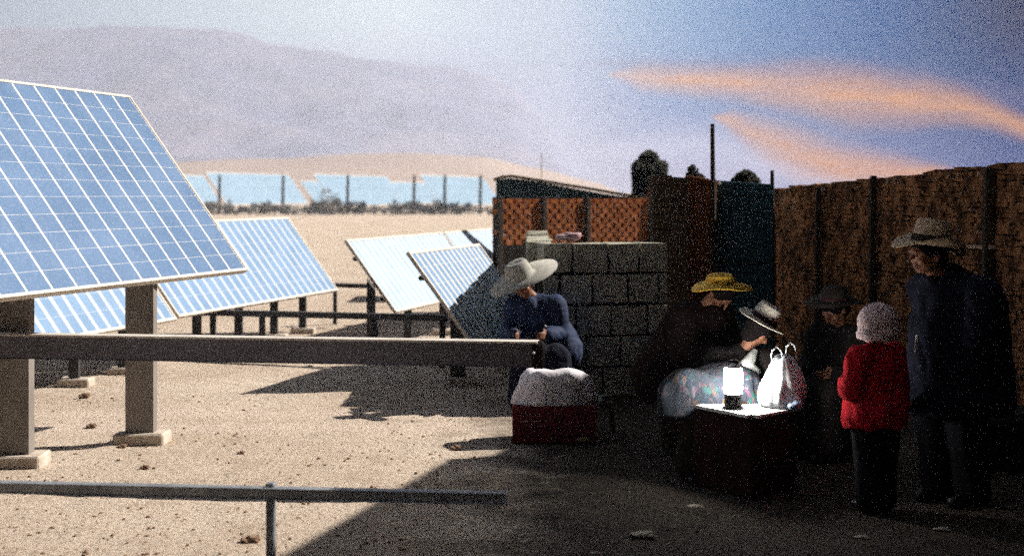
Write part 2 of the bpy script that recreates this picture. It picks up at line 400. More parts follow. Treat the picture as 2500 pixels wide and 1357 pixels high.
def dune():
    prof = [(-600, 405), (400, 400), (700, 388), (900, 376), (1050, 372), (1180, 380), (1300, 410), (1420, 440), (1500, 470)]
    Y1 = 420; bm = bmesh.new(); g = []; nx, ny = 90, 14
    for j in range(ny + 1):
        t_ = j / ny; y = 240 + (Y1 - 240) * t_; row = []
        for i in range(nx + 1):
            x = -200 + 235 * i / nx; u = CX + x / Y1 * F
            hr = H + (HV - interp(prof, u)) / F * Y1
            row.append(bm.verts.new((x, y, max(-.5, hr * math.sin(t_ * math.pi / 2) ** 1.5 + noise.noise(Vector((x * .03, y * .03, 0))) * .8 * t_) - .3)))
        g.append(row)
    g.append([bm.verts.new((v.co.x, 470, -1)) for v in g[-1]])
    for a, b in zip(g[:-1], g[1:]):
        for i in range(nx): bm.faces.new((a[i], a[i + 1], b[i + 1], b[i]))
    me = bpy.data.meshes.new('terrain'); bm.to_mesh(me); bm.free(); me.materials.append(M['dune'])
    for p in me.polygons: p.use_smooth = True
    o = bpy.data.objects.new('terrain', me); link(o); tag(o, kind='structure')
dune()

# ------------------------------------------------------------------ solar tables
E = V(.27, .963, 0).normalized()          # direction of the rows
UPH = V(-.963, .27, 0).normalized()       # horizontal direction up the slope
TILT = R(53)
S = (UPH * math.cos(TILT) + V(0, 0, math.sin(TILT))).normalized()
N = E.cross(S).normalized()
if N.z < 0: N = -N
def panel(P1, L, sl, cells, label, posts=(), thick=.035, fw=.03, sign=-1, pw=.09, pd=.07, foot=(.30, .22, .07), group='solar panels on steel posts', purlin=True, tilt=None, leg_mat='post'):
    """P1 = lower corner at one end; the table runs L metres along sign*E and sl metres up the slope; posts = ground points"""
    s_ = S if tilt is None else (UPH * math.cos(tilt) + V(0, 0, math.sin(tilt))).normalized()
    n_ = E.cross(s_).normalized(); n_ = n_ if n_.z > 0 else -n_
    e_ = E * sign; base = V(P1.x, P1.y, 0)
    r = empty('solar_panel', base, label, 'solar panel', group)
    a = P1 - base
    m = MB(); o_ = n_ * .004
    m.quad(a + o_, a + e_ * L + o_, a + e_ * L + s_ * sl + o_, a + s_ * sl + o_, [(0, 0), (L, 0), (L, sl), (0, sl)])
    m.build('cell_sheet', M[cells], r)
    m = MB()
    rot = Matrix((e_, s_, n_)).transposed()
    m.box(a + e_ * L / 2 + s_ * (-fw / 2) - n_ * (thick / 2 - .010), (L + 2 * fw, fw, thick), rot)
    m.box(a + e_ * L / 2 + s_ * (sl + fw / 2) - n_ * (thick / 2 - .010), (L + 2 * fw, fw, thick), rot)
    m.box(a + e_ * (-fw / 2) + s_ * sl / 2 - n_ * (thick / 2 - .010), (fw, sl, thick), rot)
    m.box(a + e_ * (L + fw / 2) + s_ * sl / 2 - n_ * (thick / 2 - .010), (fw, sl, thick), rot)
    m.build('frame', M['alu'], r)
    m = MB(); m.box(a + e_ * L / 2 + s_ * sl / 2 - n_ * .014, (L, sl, .012), rot); m.build('backing_board', M['under'], r)
    if purlin:
        for f in (.2, .8):
            m = MB(); m.box(a + e_ * L / 2 + s_ * sl * f - n_ * .055, (L * .98, .04, .05), rot); m.build('purlin', M['darksteel'], r)
    for g in posts:
        g = V(g[0], g[1], 0) - base
        k_ = (g - a); off = V(k_.x, k_.y, 0).dot(UPH)
        zt = a.z + off * math.tan(TILT if tilt is None else tilt) - (.09 + pw * 1.1)
        if zt < .1: zt = a.z
        m = MB(); m.box(g + V(0, 0, zt / 2), (pw, pd, zt))
        for v_ in m.bm.verts:
            if v_.co.z > zt * .5:
                k2 = v_.co - a; v_.co.z = a.z + max(0, V(k2.x, k2.y, 0).dot(UPH)) * math.tan(TILT) - .05
        p_ = m.build('post', M[leg_mat], r)
        if foot:
            m = MB(); m.box(g + V(.01, 0, foot[2] / 2 - .02), (foot[0], foot[1], foot[2] + .04), bevel=.012, jit=.004)
            m.build('footing', M['concrete'], p_)
    return r

D1 = 11.35
pA = px(598, 655, D1)
panel(pA, 6.37, 1.74, 'cells_front', 'largest blue solar panel with white grid, standing at the left in front of all others',
      posts=[px(345, 1080, 10.1)[:2], px(40, 1140, 9.26)[:2], (-3.95, 7.6)], pw=.2, pd=.11, foot=(.36, .26, .08), fw=.022, thick=.05)
# middle row: two tables end to end
D2 = 18.5; pC = px(820, 705, D2)
LC = 4.15
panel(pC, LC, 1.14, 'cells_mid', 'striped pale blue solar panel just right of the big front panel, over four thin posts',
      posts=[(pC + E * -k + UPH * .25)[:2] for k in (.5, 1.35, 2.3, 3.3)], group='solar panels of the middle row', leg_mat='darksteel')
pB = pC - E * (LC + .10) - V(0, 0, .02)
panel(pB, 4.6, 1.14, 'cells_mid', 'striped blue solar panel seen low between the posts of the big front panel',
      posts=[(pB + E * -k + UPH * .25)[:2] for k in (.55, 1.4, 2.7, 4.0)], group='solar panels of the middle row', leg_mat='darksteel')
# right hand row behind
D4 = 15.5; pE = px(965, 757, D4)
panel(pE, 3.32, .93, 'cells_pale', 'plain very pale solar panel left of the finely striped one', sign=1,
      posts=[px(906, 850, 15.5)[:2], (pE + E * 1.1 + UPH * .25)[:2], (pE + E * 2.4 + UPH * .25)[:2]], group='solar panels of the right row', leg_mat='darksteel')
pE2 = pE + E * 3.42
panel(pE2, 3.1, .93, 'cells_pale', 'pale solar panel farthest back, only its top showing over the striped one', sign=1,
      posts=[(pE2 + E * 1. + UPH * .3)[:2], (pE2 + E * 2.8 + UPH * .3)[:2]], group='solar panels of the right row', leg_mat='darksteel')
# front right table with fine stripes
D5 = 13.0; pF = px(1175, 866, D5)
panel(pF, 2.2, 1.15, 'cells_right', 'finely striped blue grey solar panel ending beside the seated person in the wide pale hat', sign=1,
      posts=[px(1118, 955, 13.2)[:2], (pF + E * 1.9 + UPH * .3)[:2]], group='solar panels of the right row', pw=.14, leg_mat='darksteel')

# steel members
def steel(name, p, q, wd, ht, m_, label, cat, ends=()):
    p, q = Vector(p), Vector(q); base = V(p.x, p.y, 0)
    r = empty(name, base, label, cat)
    m = MB(); m.bar(p - base, q - base, wd, ht, bevel=.006); m.build('steel_profile', m_, r)
    m = MB(); m.bar(p - base + V(0, 0, ht / 2 + .006), q - base + V(0, 0, ht / 2 + .006), wd + .03, .012); m.build('top_strip', M['alu'] if ht > .1 else m_, r)  # pale on the thick beam, painting in its sunlit top edge
    for g, w2 in ends:
        g = Vector(g); z = p.z + (q.z - p.z) * ((g - p).dot(q - p) / (q - p).length_squared) - ht / 2
        m = MB(); m.box(V(g.x, g.y, z / 2) - base, (w2, w2, z), bevel=.003); m.build('support_leg', m_, r)
    return r
bl, brr = V(-3.45, 9.12, .80), V(.16, 8.62, .80)
bx = steel('steel_beam', bl + (bl - brr) * .6, brr, .10, .145, M['beam'], 'long grey steel beam crossing in front of the two big posts', 'beam', ends=[(V(-5.2, 9.36, 0), .1)])
m = MB(); m.box(brr - V(bl.x + (bl.x - brr.x) * .6, (bl + (bl - brr) * .6).y, 0) + V(.0, 0, 0), (.09, .12, .165), bevel=.02); m.build('drive_housing', M['black'], bx)
g = V(brr.x, brr.y, 0) - V(bx.location.x, bx.location.y, 0)
m = MB(); m.ico(g + V(-.028, -.085, .82), .009, 2); m.build('glint_bead', M['white'], bx)  # white bead painted as a small glint at the beam end
steel('low_rail', px(497, 764, 15.6), px(1090, 777, 14.4), .06, .05, M['darksteel'], 'thin dark rail running from the striped panels to the right hand panel', 'rail', ends=[(px(520, 764, 15.6), .06), (px(640, 764, 15.3), .06), (px(916, 770, 14.8), .06), (px(1080, 770, 14.5), .06)])
steel('low_rail', px(815, 697, 19.3), px(912, 700, 19.0), .06, .045, M['darksteel'], 'short thin dark rail behind, between the striped and the plain pale panel', 'rail', ends=[(px(818, 697, 19.3), .05)])
# foreground pipe rail
r0, r1 = px(-260, 1182, 6.7), px(1236, 1215, 6.35)
base = V(px(662, 0, 6.52).x, 6.52, 0)
fr = empty('pipe_rail', base, 'grey pipe rail low in the foreground with one upright post', 'rail')
m = MB(); m.bar(r0 - base, r1 - base, .045, .05, bevel=.008); m.build('rail_pipe', M['rail'], fr)
for uu_, dd in ((662, 6.51), (-150, 6.68)):
    g = px(uu_, 1200, dd); m = MB(); m.box(V(g.x, g.y - .004, .22) - base, (.040, .055, .46), bevel=.005); m.build('post', M['rail'], fr)

# far solar tables
def far_panel(u1, u2, vt, vb, D, label, src=None):
    a = px(u2, vb, D); r1_, r2_ = (u1 - CX) / F, (u2 - CX) / F
    L = (a.x - r1_ * a.y) / (E.x - r1_ * E.y); sl_ = (vb - vt) / F * D / math.sin(TILT)
    return panel(a, abs(L), sl_, 'cells_far', label, posts=[(a - E * abs(L) * k + UPH * .8)[:2] for k in (.15, .5, .85)], foot=None, pw=.12, pd=.12, fw=.08,
                 group='far solar panels behind the wire fence', purlin=False, leg_mat='darksteel')
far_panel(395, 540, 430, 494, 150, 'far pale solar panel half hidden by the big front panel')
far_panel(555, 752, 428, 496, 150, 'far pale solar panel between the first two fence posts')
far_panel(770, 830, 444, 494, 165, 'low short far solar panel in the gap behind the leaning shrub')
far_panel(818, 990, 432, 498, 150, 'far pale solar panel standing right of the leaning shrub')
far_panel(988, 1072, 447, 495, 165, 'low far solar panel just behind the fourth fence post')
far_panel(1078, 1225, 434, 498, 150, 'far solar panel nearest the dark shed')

# wire fence
fb = V(px(848, 0, 128).x, 128, 0)
fe = empty('wire_fence', fb, 'wire fence with thin dark posts in front of the far solar panels', 'fence')
fps = [(300, 128), (535, 128), (690, 128), (848, 128), (1010, 128), (1085, 128), (1172, 128)]
for u_, d_ in fps:
    g = px(u_, 0, d_); m = MB(); m.tube(V(g.x, g.y, 0) - fb, V(g.x + .05, g.y, 3.55) - fb, .16, .12, 8); m.build('fence_post', M['bark'], fe)
m = MB()
for z in (.8, 1.6, 2.4, 3.2): m.tube(V(px(300, 0, 128).x, 128, z) - fb, V(px(1172, 0, 128).x, 128, z) - fb, .006, n=5)
m.build('wire', M['darksteel'], fe)

def shrub_mesh(seed, rx, rz, n=420, leaf=.13):
    rnd = random.Random(seed); bm = bmesh.new()
    cl = [(Vector((rnd.uniform(-rx, rx) * .8, rnd.uniform(-rx, rx) * .5, rnd.uniform(.15, .85) * rz)), rnd.uniform(.25, .5) * rz) for _ in range(9)]
    for _ in range(n):
        c, rr = rnd.choice(cl); d = Vector((rnd.gauss(0, 1), rnd.gauss(0, 1), rnd.gauss(0, 1))).normalized() * rr * rnd.uniform(.4, 1)
        p = c + d
        if p.z < .02: p.z = .02
        a = Vector((rnd.gauss(0, 1), rnd.gauss(0, 1), rnd.gauss(0, 1))).normalized() * leaf * rnd.uniform(.6, 1.3); b = a.orthogonal().normalized() * leaf * .5
        bm.faces.new([bm.verts.new(x) for x in (p - a, p - b, p + a, p + b)])
    me = bpy.data.meshes.new('shrub_leaves'); bm.to_mesh(me); bm.free(); me.materials.append(M['shrub']); return me
shm = [shrub_mesh(i, 1.5, 1.0) for i in range(4)]
sts = MB(); sts.tube((0, 0, -.1), (.05, 0, .5), .08, .04, 6).tube((0, 0, 0), (-.4, .1, .6), .05, .02, 5).tube((0, 0, 0), (.45, -.1, .55), .05, .02, 5)
stem0 = sts.build('stem', M['bark']); stem_me = stem0.data; bpy.data.objects.remove(stem0)
spots = [(522, 1.0), (560, .85), (610, .8), (645, 1.0), (672, .7), (720, .8), (768, .9), (795, 1.2), (838, .8), (885, 1.1), (915, .8), (975, .9), (1003, 1.05), (1050, .9), (1075, 1.15), (1110, .7), (1145, .9), (1195, .8)]
places = ['touching the edge of the big front panel', 'right of the first far fence post', 'below the middle of the second far panel', 'left of the second far fence post', 'at the foot of the second far fence post', 'right of the second far fence post', 'in the gap left of the leaning shrub', 'under the leaning shrub',
          'at the foot of the third far fence post', 'right of the third far fence post, rather tall', 'below the middle of the fourth far panel', 'left of the fourth far fence post', 'at the foot of the fourth far fence post', 'between the fourth and fifth far fence posts', 'at the foot of the fifth far fence post, widest there', 'right of the fifth far fence post', 'left of the last far fence post', 'last before the dark shed']
for i, ((u_, s_), pl) in enumerate(zip(spots, places)):
    g = px(u_, 0, 126 - (i % 3)); o = bpy.data.objects.new('shrub', shm[i % 4]); col.objects.link(o)
    o.location = (g.x, g.y, 0); o.scale = (1.25 * s_, 1, 1.05 * s_); o.rotation_euler.z = i * 1.3
    tag(o, 'low dry shrub ' + pl, 'shrub', 'low shrubs along the far fence')
    st = bpy.data.objects.new('stem', stem_me); link(st, o)
g = px(800, 0, 122); o = bpy.data.objects.new('shrub', shrub_mesh(9, .9, 2.2, 260)); link(o); o.location = (g.x, g.y, 0); o.rotation_euler.y = R(16)
tag(o, 'tall thin shrub leaning right in front of the far solar panels', 'shrub'); link(bpy.data.objects.new('stem', stem_me), o)

# pebbles and clods
def pebbles():
    bm = bmesh.new(); rnd = random.Random(3)
    for _ in range(3400):
        y = 6.2 + rnd.random() ** 1.5 * 6.3; x = rnd.uniform(-.40 * y, -.02 * y) if rnd.random() < .8 else rnd.uniform(-.1 * y, .38 * y)
        if noise.noise(Vector((x * .9, y * 1.4, 2))) < rnd.uniform(-.35, .35): continue
        r_ = rnd.choice((.002, .003, .0035, .0045, .007, .010)); mt = Matrix.Translation((x, y, r_ * .3 + noise.noise(Vector((x, y, 0)) * .9) * .016)) @ Matrix.Rotation(rnd.random() * 6, 4, 'Z') @ Matrix.Diagonal((r_ * rnd.uniform(.8, 1.8), r_, r_ * .8, 1))
        bmesh.ops.create_icosphere(bm, subdivisions=1, radius=1, matrix=mt)
    me = bpy.data.meshes.new('pebbles'); bm.to_mesh(me); bm.free(); me.materials.append(M['stone'])
    o = bpy.data.objects.new('pebbles', me); link(o); tag(o, 'scattered small brown pebbles over the sandy ground', 'pebbles', kind='stuff')
pebbles()
for u_, v_, s_, lb in ((615, 1325, .035, 'reddish clod lying alone near the foreground post'), (225, 1043, .028, 'dark clod on the sand between the two big posts'), (208, 970, .036, 'dark clod just behind the pale wheel tracks, left'),
                       (355, 1143, .022, 'small clod in front of the right big footing'), (1115, 1096, .026, 'small clod near the tip of the big foreground shadow'), (590, 1107, .018, 'tiny clod alone on the sand in the middle'), (300, 1092, .022, 'small clod touching the left side of the right footing')):
    D = H * F / (v_ - HV); g = px(u_, v_, D); m = MB(); m.ico((0, 0, s_ * .4), s_, 3, (1.5, 1, .75), rough=.5); o = m.build('clod', M['stone'], smooth=False, loc=(g.x, g.y, 0)); tag(o, lb, 'clod', 'clods on the sand')

# ------------------------------------------------------------------ market yard: walls
def run(p, q):
    p, q = Vector(p), Vector(q); d = (q - p); L = d.length; d.normalize(); return p, d, L, math.atan2(d.y, d.x)
def brickwall(root, name, p, q, topf, th, bl_, bh, m_, botz=0., gap=.012, jit=.008, back=True, prob=1., seed=1, rough_top=0., relief=.02):
    rnd = random.Random(seed); p, d, L, an = run(p, q); rot = Matrix.Rotation(an, 3, 'Z'); nrm = V(d.y, -d.x, 0); base = V(root.location.x, root.location.y, 0)
    m = MB(); z = botz; row = 0
    while z < 3.5:
        x = -bl_ * .5 * (row % 2); any_ = False
        while x < L:
            ln = bl_ * rnd.uniform(.85, 1.15); x0, x1 = max(0, x), min(L, x + ln)
            if x1 - x0 > .03:
                top = topf((x0 + x1) / 2 / L) + rnd.uniform(-rough_top, rough_top)
                if z + .012 < top and rnd.random() < prob:
                    any_ = True; hh = max(.015, min(bh, top - z))
                    c = p + d * ((x0 + x1) / 2) + nrm * rnd.uniform(0, relief) - base; c.z = z + hh / 2
                    m.box(c, (x1 - x0 - gap, th, hh - gap), rot, jit=jit)
                elif z < top: any_ = True
            x += ln
        if not any_: break
        z += bh; row += 1
    o = m.build(name, m_, root)
    if back:
        m = MB(); n_ = 24
        for i in range(n_):
            a, b = p + d * (L * i / n_) - base, p + d * (L * (i + 1) / n_) - base
            zt = min(topf(i / n_), topf((i + 1) / n_)) - bh * .8 - botz
            if zt <= 0: continue
            c = (a + b) / 2; c.z = botz + zt / 2; m.box(c, (L / n_ - .0006, th * .82, zt), rot)
        m.build('mortar_core', M['mortar'], root)
    return o

# right adobe wall
wa, wb = V(px(1896, 0, 16).x, 16, 0), V(px(2500, 0, 11.4).x, 11.4, 0)
wb2 = wb + (wb - wa) * .7
r = empty('adobe_wall', (wa + wb) / 2, 'long rough brown adobe wall running along the right side behind the man', 'wall')
fr_ = 1 / 1.7
def topr(t_):
    s_ = t_ / fr_; y = 16 - 4.6 * s_; x = wa.x + (wb.x - wa.x) * s_
    u = CX + x / y * F; v = interp([(1890, 462), (2050, 448), (2200, 432), (2350, 416), (2500, 398), (3400, 300)], u)
    return H + (HV - v) / F * y
brickwall(r, 'brickwork', wa, wb2, topr, .26, .13, .044, M['adobe'], seed=4, rough_top=.016, jit=.010, relief=.03, gap=.002)
p_, d_, L_, an_ = run(wa, wb); nr = V(d_.y, -d_.x, 0); nr = nr if nr.x < 0 else -nr
rb = V(r.location.x, r.location.y, 0)
for u_, z0, z1, w_ in ((2038, 0, 1.86, .05), (2176, .4, 1.96, .06), (2465, .9, 2.0, .08)):
    t_ = next(k for k in range(1000) if CX + (wa + d_ * (k * .006)).x / (wa + d_ * (k * .006)).y * F >= u_) * .006
    c = wa + d_ * t_ + nr * .20 - rb; m = MB(); m.box(V(c.x, c.y, (z0 + z1) / 2), (w_, w_, z1 - z0), Matrix.Rotation(R(3), 3, 'X'), bevel=.008); m.build('timber_post', M['wood'], r)
def onwall(u_):
    k = next(k for k in range(3000) if CX + (wa + d_ * (k * .003)).x / (wa + d_ * (k * .003)).y * F >= u_) * .003
    return wa + d_ * k + nr * .19
a, b = onwall(2350), onwall(2476); a.z = b.z = 0
za = H - (601 - HV) / F * a.y
m = MB(); m.bar(V(a.x, a.y, za) - rb, V(b.x, b.y, za + .02) - rb, .06, .03); m.build('ledge', M['adobelight'], r)
m = MB(); rnd = random.Random(5)
for u_, v_ in ((1905, 475), (1926, 473), (2050, 464), (2135, 460), (2212, 443), (2230, 441), (2243, 442), (2335, 436), (2363, 433), (2387, 430), (2440, 425), (2460, 421), (2345, 566), (2388, 564), (2438, 566), (2420, 512), (2000, 560), (2300, 470)):
    c = onwall(u_); c.z = H - (v_ - HV) / F * c.y; m.ico(c - rb, rnd.uniform(.012, .024), 2, rough=.4)
m.build('pale_speck', M['adobelight'], r)  # small pale specks set on the wall

# low grey block wall in the middle
r = empty('block_wall', (.95, 12.6, 0), 'low wall of large dark grey stone blocks behind the red crate', 'wall')
ba, bb = V(.24, 12.35, 0), V(1.36, 12.6, 0)
brickwall(r, 'return_stonework', V(.30, 16.45, 0), V(.25, 12.50, 0), lambda t_: 1.36, .22, .30, .272, M['blockwall'], gap=.022, jit=.012, seed=9, relief=.02)
brickwall(r, 'stonework', ba, bb, lambda t_: 1.36, .26, .30, .272, M['blockwall'], gap=.024, jit=.007, seed=8, relief=.012)
# orange lattice brick wall above and behind
r = empty('lattice_wall', (1., 20.8, 0), 'orange openwork brick wall above the grey blocks', 'wall')
la, lb_ = V(-.20, 20.0, 0), V(2.16, 21.77, 0)
p_, d2_, L2_, an2 = run(la, lb_); rot2 = Matrix.Rotation(an2, 3, 'Z'); base = V(1., 20.8, 0)
m = MB(); m.box((la + lb_) / 2 - base + V(0, 0, .53), (L2_, .2, 1.06), rot2); m.build('base_course', M['mortar'], r)
m = MB(); rnd = random.Random(12)
rows = 9; z0 = 1.062; bh = .073
for i in range(rows):
    z = z0 + i * bh; n_ = 18
    for j in range(n_ + 1):
        x = (j + .5 * (i % 2)) * L2_ / n_
        if x > L2_ - .02: continue
        m.box(la + d2_ * x - base + V(0, 0, z + bh / 2), (L2_ / n_ * rnd.uniform(.60, .72), .12, bh - .003), rot2, jit=.003)
m.build('lattice_brickwork', M['terracotta'], r)
for t_ in (.0, .27, .55, .98):
    m = MB(); m.box(la + d2_ * (L2_ * t_) - base + V(0, 0, (z0 + rows * bh) / 2 + .01) + V(.0, -.03, 0), (.07, .16, z0 + rows * bh + .03), rot2, bevel=.004); m.build('pier', M['wood'], r)
# slanted leaning post in front
m = MB(); q = px(1592, 430, 20.9); q2 = px(1556, 605, 20.6); 
m.bar(q2 - V(base.x, base.y, 0) - V(0, .2, 0), q - V(base.x, base.y, 0) - V(0, .2, 0), .07, .05, V(0, 1, 0)); m.build('slanted_brace', M['terracotta'], r)

# brick pier beside the gate
r = empty('gate_pier', V(px(1636, 0, 14.6).x, 14.8, 0), 'tall dark brown brick pier left of the rust coloured gate jamb', 'pier')
c0 = V(r.location.x, r.location.y, 0)
pa, pb_ = V(px(1592, 0, 14.5).x, 14.6, 0), V(px(1679, 0, 14.5).x, 14.6, 0)
brickwall(r, 'brickwork', pa, pb_, lambda t_: H + (HV - (424 + 14 * t_)) / F * 14.5, .34, .19, .075, M['plaster'], seed=3, relief=.006, gap=.006, jit=.004)
m = MB(); zt = H + (HV - 424) / F * 14.5
m.box((pa + pb_) / 2 - c0 + V(0, 0, zt - .045), (.40, .40, .03), Matrix.Rotation(R(4), 3, 'Y'), jit=.008); m.build('cap', M['plaster'], r)

# gate: rust boards, teal leaf
def at2(u, D): return V((u - CX) / F * D, D, 0)
r = empty('yard_gate', at2(1800, 15), 'yard gate with a dark teal metal leaf beside a rust brown board jamb', 'gate')
c0 = at2(1800, 15)
def slab(name, u0, u1, vt0, vt1, D, th, m_, planks=0):
    a, b = at2(u0, D), at2(u1, D); z0_, z1_ = H + (HV - vt0) / F * D, H + (HV - vt1) / F * D
    m = MB(); n_ = max(1, planks)
    for i in range(n_):
        x0, x1 = a.x + (b.x - a.x) * i / n_ + .002, a.x + (b.x - a.x) * (i + 1) / n_ - .002
        zt = z0_ + (z1_ - z0_) * (i + .5) / n_
        m.box(V((x0 + x1) / 2 - c0.x, D - c0.y + (.004 if i % 2 else 0), zt / 2), (x1 - x0, th, zt), bevel=.004)
    return m.build(name, m_, r)
slab('jamb_boards', 1676, 1749, 428, 440, 14.9, .06, M['doorbrown'], 4)
gl = slab('teal_leaf', 1744, 1886, 440, 450, 15, .04, M['teal'], 9)
for z in (.35, 1.1, 1.80):
    m = MB(); m.box(V(at2(1818, 15).x - c0.x, -.035, z), (.57, .02, .04), bevel=.003); m.build('cross_rail', M['teal'], gl)
m = MB(); m.ico(V(at2(1755, 15).x - c0.x, -.05, H + (HV - 448) / F * 15), .018, 2); m.build('glint_knob', M['white'], gl)  # light-coloured knob stands in for a glint on the gate
m = MB(); a = at2(1679, 14.85) - c0; m.box(V(a.x, a.y, H / 2 + .02), (.02, .05, H + .04)); m.build('edge_strip', M['doorbrown'], r)
# gate posts
for u_, vt, D, rad, lb in ((1741, 303, 14.8, .019, 'tall thin dark wooden pole rising above the yard gate'), (1887, 416, 15, .017, 'short thin dark pole at the right edge of the teal gate leaf')):
    g = at2(u_, D); o = MB(); zt = H + (HV - vt) / F * D
    pts = [V(0, 0, -.1), V(.01, 0, zt * .5), V(-.004, 0, zt * .8), V(-.008, 0, zt)]
    rr = [rad * 1.5, rad * 1.45, rad * 1.35, rad * 1.2]
    for i in range(3): o.tube(pts[i], pts[i + 1], rr[i], rr[i + 1], 10)
    ob = o.build('wooden_pole', M['wood'], loc=g); tag(ob, lb, 'pole', 'thin poles by the yard gate')
    if vt < 350:
        k_ = MB(); k_.bar(V(.02, 0, zt * .80), V(.02, 0, zt * .86), .03, .05); k_.build('insulator', M['wood'], ob)

# shed with dark teal roof behind the lattice wall
sh = empty('shed', at2(1380, 25), 'long low dark shed with a sloping teal roof behind the orange lattice wall', 'shed'); c0 = at2(1380, 25)
def zat(v, D): return H + (HV - v) / F * D
m = MB()
a0, a1 = at2(1212, 25), at2(1560, 25)
m.bm.faces.ensure_lookup_table()
for k_ in range(26):
    x0, x1 = a0.x + (a1.x - a0.x) * k_ / 26, a0.x + (a1.x - a0.x) * (k_ + 1) / 26
    u_ = 1222 + 338 * (k_ + .5) / 26; zt = zat(interp([(1215, 440), (1250, 436), (1540, 482), (1600, 492)], u_), 25)
    m.box(V((x0 + x1) / 2 - c0.x, .02 * (k_ % 2), zt / 2), (x1 - x0, 1.2, zt))
m.build('wall', M['roofteal'], sh)
m = MB(); prev = None
for u_, v_ in ((1205, 441), (1225, 434), (1250, 432), (1320, 443), (1430, 461), (1560, 483)):
    p = V(at2(u_, 24.9).x - c0.x, 0, zat(v_, 25) + .012)
    if prev is not None: m.bar(prev, p, 1.5, .03, V(0, 0, 1))
    prev = p
m.build('roof', M['straw'], sh)
m = MB(); g = at2(1322, 25) - c0; m.tube(V(g.x, 0, zat(446, 25)), V(g.x, 0, zat(372, 25)), .006, n=6); m.build('antenna', M['straw'], sh)

# trees behind the wall
def tree(name, u, D, vt, vb, rx, label, cat, shape, m_='leafdark', n=5000, leaf=.022, trunk=True):
    zb, zt = zat(vb, D), zat(vt, D); g = at2(u, D); rnd = random.Random(int(u)); r = empty(name, g, label, cat)
    if trunk:
        m = MB(); m.tube((0, 0, -.1), (.02, 0, zb + .1), .06, .045, 9)
        for k_ in range(5):
            an = k_ * 1.3; m.tube((.02, 0, zb), (math.cos(an) * rx * .6, math.sin(an) * rx * .5, zb + (zt - zb) * (.4 + .1 * k_)), .03, .008, 6)
        m.build('trunk', M['bark'], r)
    bm = bmesh.new(); hgt = zt - zb
    lobes = [(Vector((x * rx, rnd.uniform(-.3, .3) * rx, zb + z * hgt)), s_ * rx) for x, z, s_ in shape]
    for _ in range(n):
        c, rr = rnd.choice(lobes); p = c + Vector((rnd.gauss(0, 1), rnd.gauss(0, 1), rnd.gauss(0, 1))).normalized() * rr * rnd.random() ** .4
        if p.z > zt + .01: continue
        a = Vector((rnd.gauss(0, 1), rnd.gauss(0, 1), rnd.gauss(0, 1))).normalized() * leaf * rnd.uniform(.6, 1.4); b = a.orthogonal().normalized() * leaf * .5
        bm.faces.new([bm.verts.new(x) for x in (p - a, p - b, p + a, p + b)])
    me = bpy.data.meshes.new('crown'); bm.to_mesh(me); bm.free(); me.materials.append(M[m_])
    link(bpy.data.objects.new('crown', me), r); return r
tree('tree', 1586, 27, 363, 500, .34, 'small dark dense tree behind the end of the lattice wall', 'tree',
     [(x_ * .5, z_, .5) for x_ in (-1.1, 0, 1.1) for z_ in (-.05, .1, .22, .34, .46, .58, .66)] + [(-.25, .8, .38), (.15, .82, .38), (0, .86, .36), (-.6, .70, .3)], n=15000, leaf=.040)
tree('shrub', 1695, 15.6, 402, 445, .11, 'small dark shrub tuft peeping over the rust gate boards', 'shrub',
     [(-.5, .3, .5), (0, .3, .6), (.6, .2, .5), (-.3, .7, .4), (-.2, .85, .25)], n=1800, leaf=.016)
tree('shrub', 1820, 16.2, 412, 450, .17, 'rounded olive shrub top showing above the teal gate leaf', 'shrub',
     [(-.7, .15, .32), (-.3, .4, .42), (0, .55, .45), (.3, .45, .42), (.7, .15, .34), (0, .2, .6), (-.5, .2, .4), (.5, .2, .4)], n=4200, leaf=.018)

# unseen house-shaped blocks, added beyond the right edge to shade the market
def block(corner, along, L, depth, h, name_parts, root):
    base = V(root.location.x, root.location.y, 0); c = V(*corner, 0) - base
    e2 = V(.963, -.27, 0).normalized(); e1 = along
    rot = Matrix((e1, e2, V(0, 0, 1))).transposed()
    m = MB(); m.box(c + e1 * L / 2 + e2 * depth / 2 + V(0, 0, h / 2), (L, depth, h), rot); m.build('wall', M['plaster'], root)
    m = MB(); m.box(c + e1 * L / 2 + e2 * depth / 2 + V(0, 0, h + .03), (L + .0, depth + .0, .06), rot); m.build('roof', M['straw'], root)
    for k_ in range(int(L // 2.2)):
        cc = c + e1 * (1.1 + k_ * 2.2) - e2 * .02 + V(0, 0, 1.9)
        m = MB(); m.box(cc, (.9, .06, 1.0), rot); wf = m.build('window', M['wood'], root)
        m = MB(); m.box(cc - e2 * .035, (.78, .02, .88), rot); m.build('pane', M['teal'], wf)
hb = empty('added_shade_house', (5.0, 9.0, 0), 'tall brown house shape, unseen, added beyond the right edge to shade the market', 'house')
HT = 4.8; c1 = (-.414 + 1.171 * HT, 9.48 + .512 * HT)
block((c1[0] - .27 * 11, c1[1] - .963 * 11), E, 11, 5, HT - .06, None, hb)
block((c1[0], c1[1]), E, 7.0, 5, HT - .25 - .06, None, hb)

# low earth bench at the right
m = MB(); m.box((0, 0, .16), (.9, .62, .40), bevel=.04, jit=.02); o = m.build('earth_bench', M['soil'], loc=(3.25, 9.3, 0)); tag(o, 'low dark earth bench at the foot of the wall, right of the standing man', 'bench')

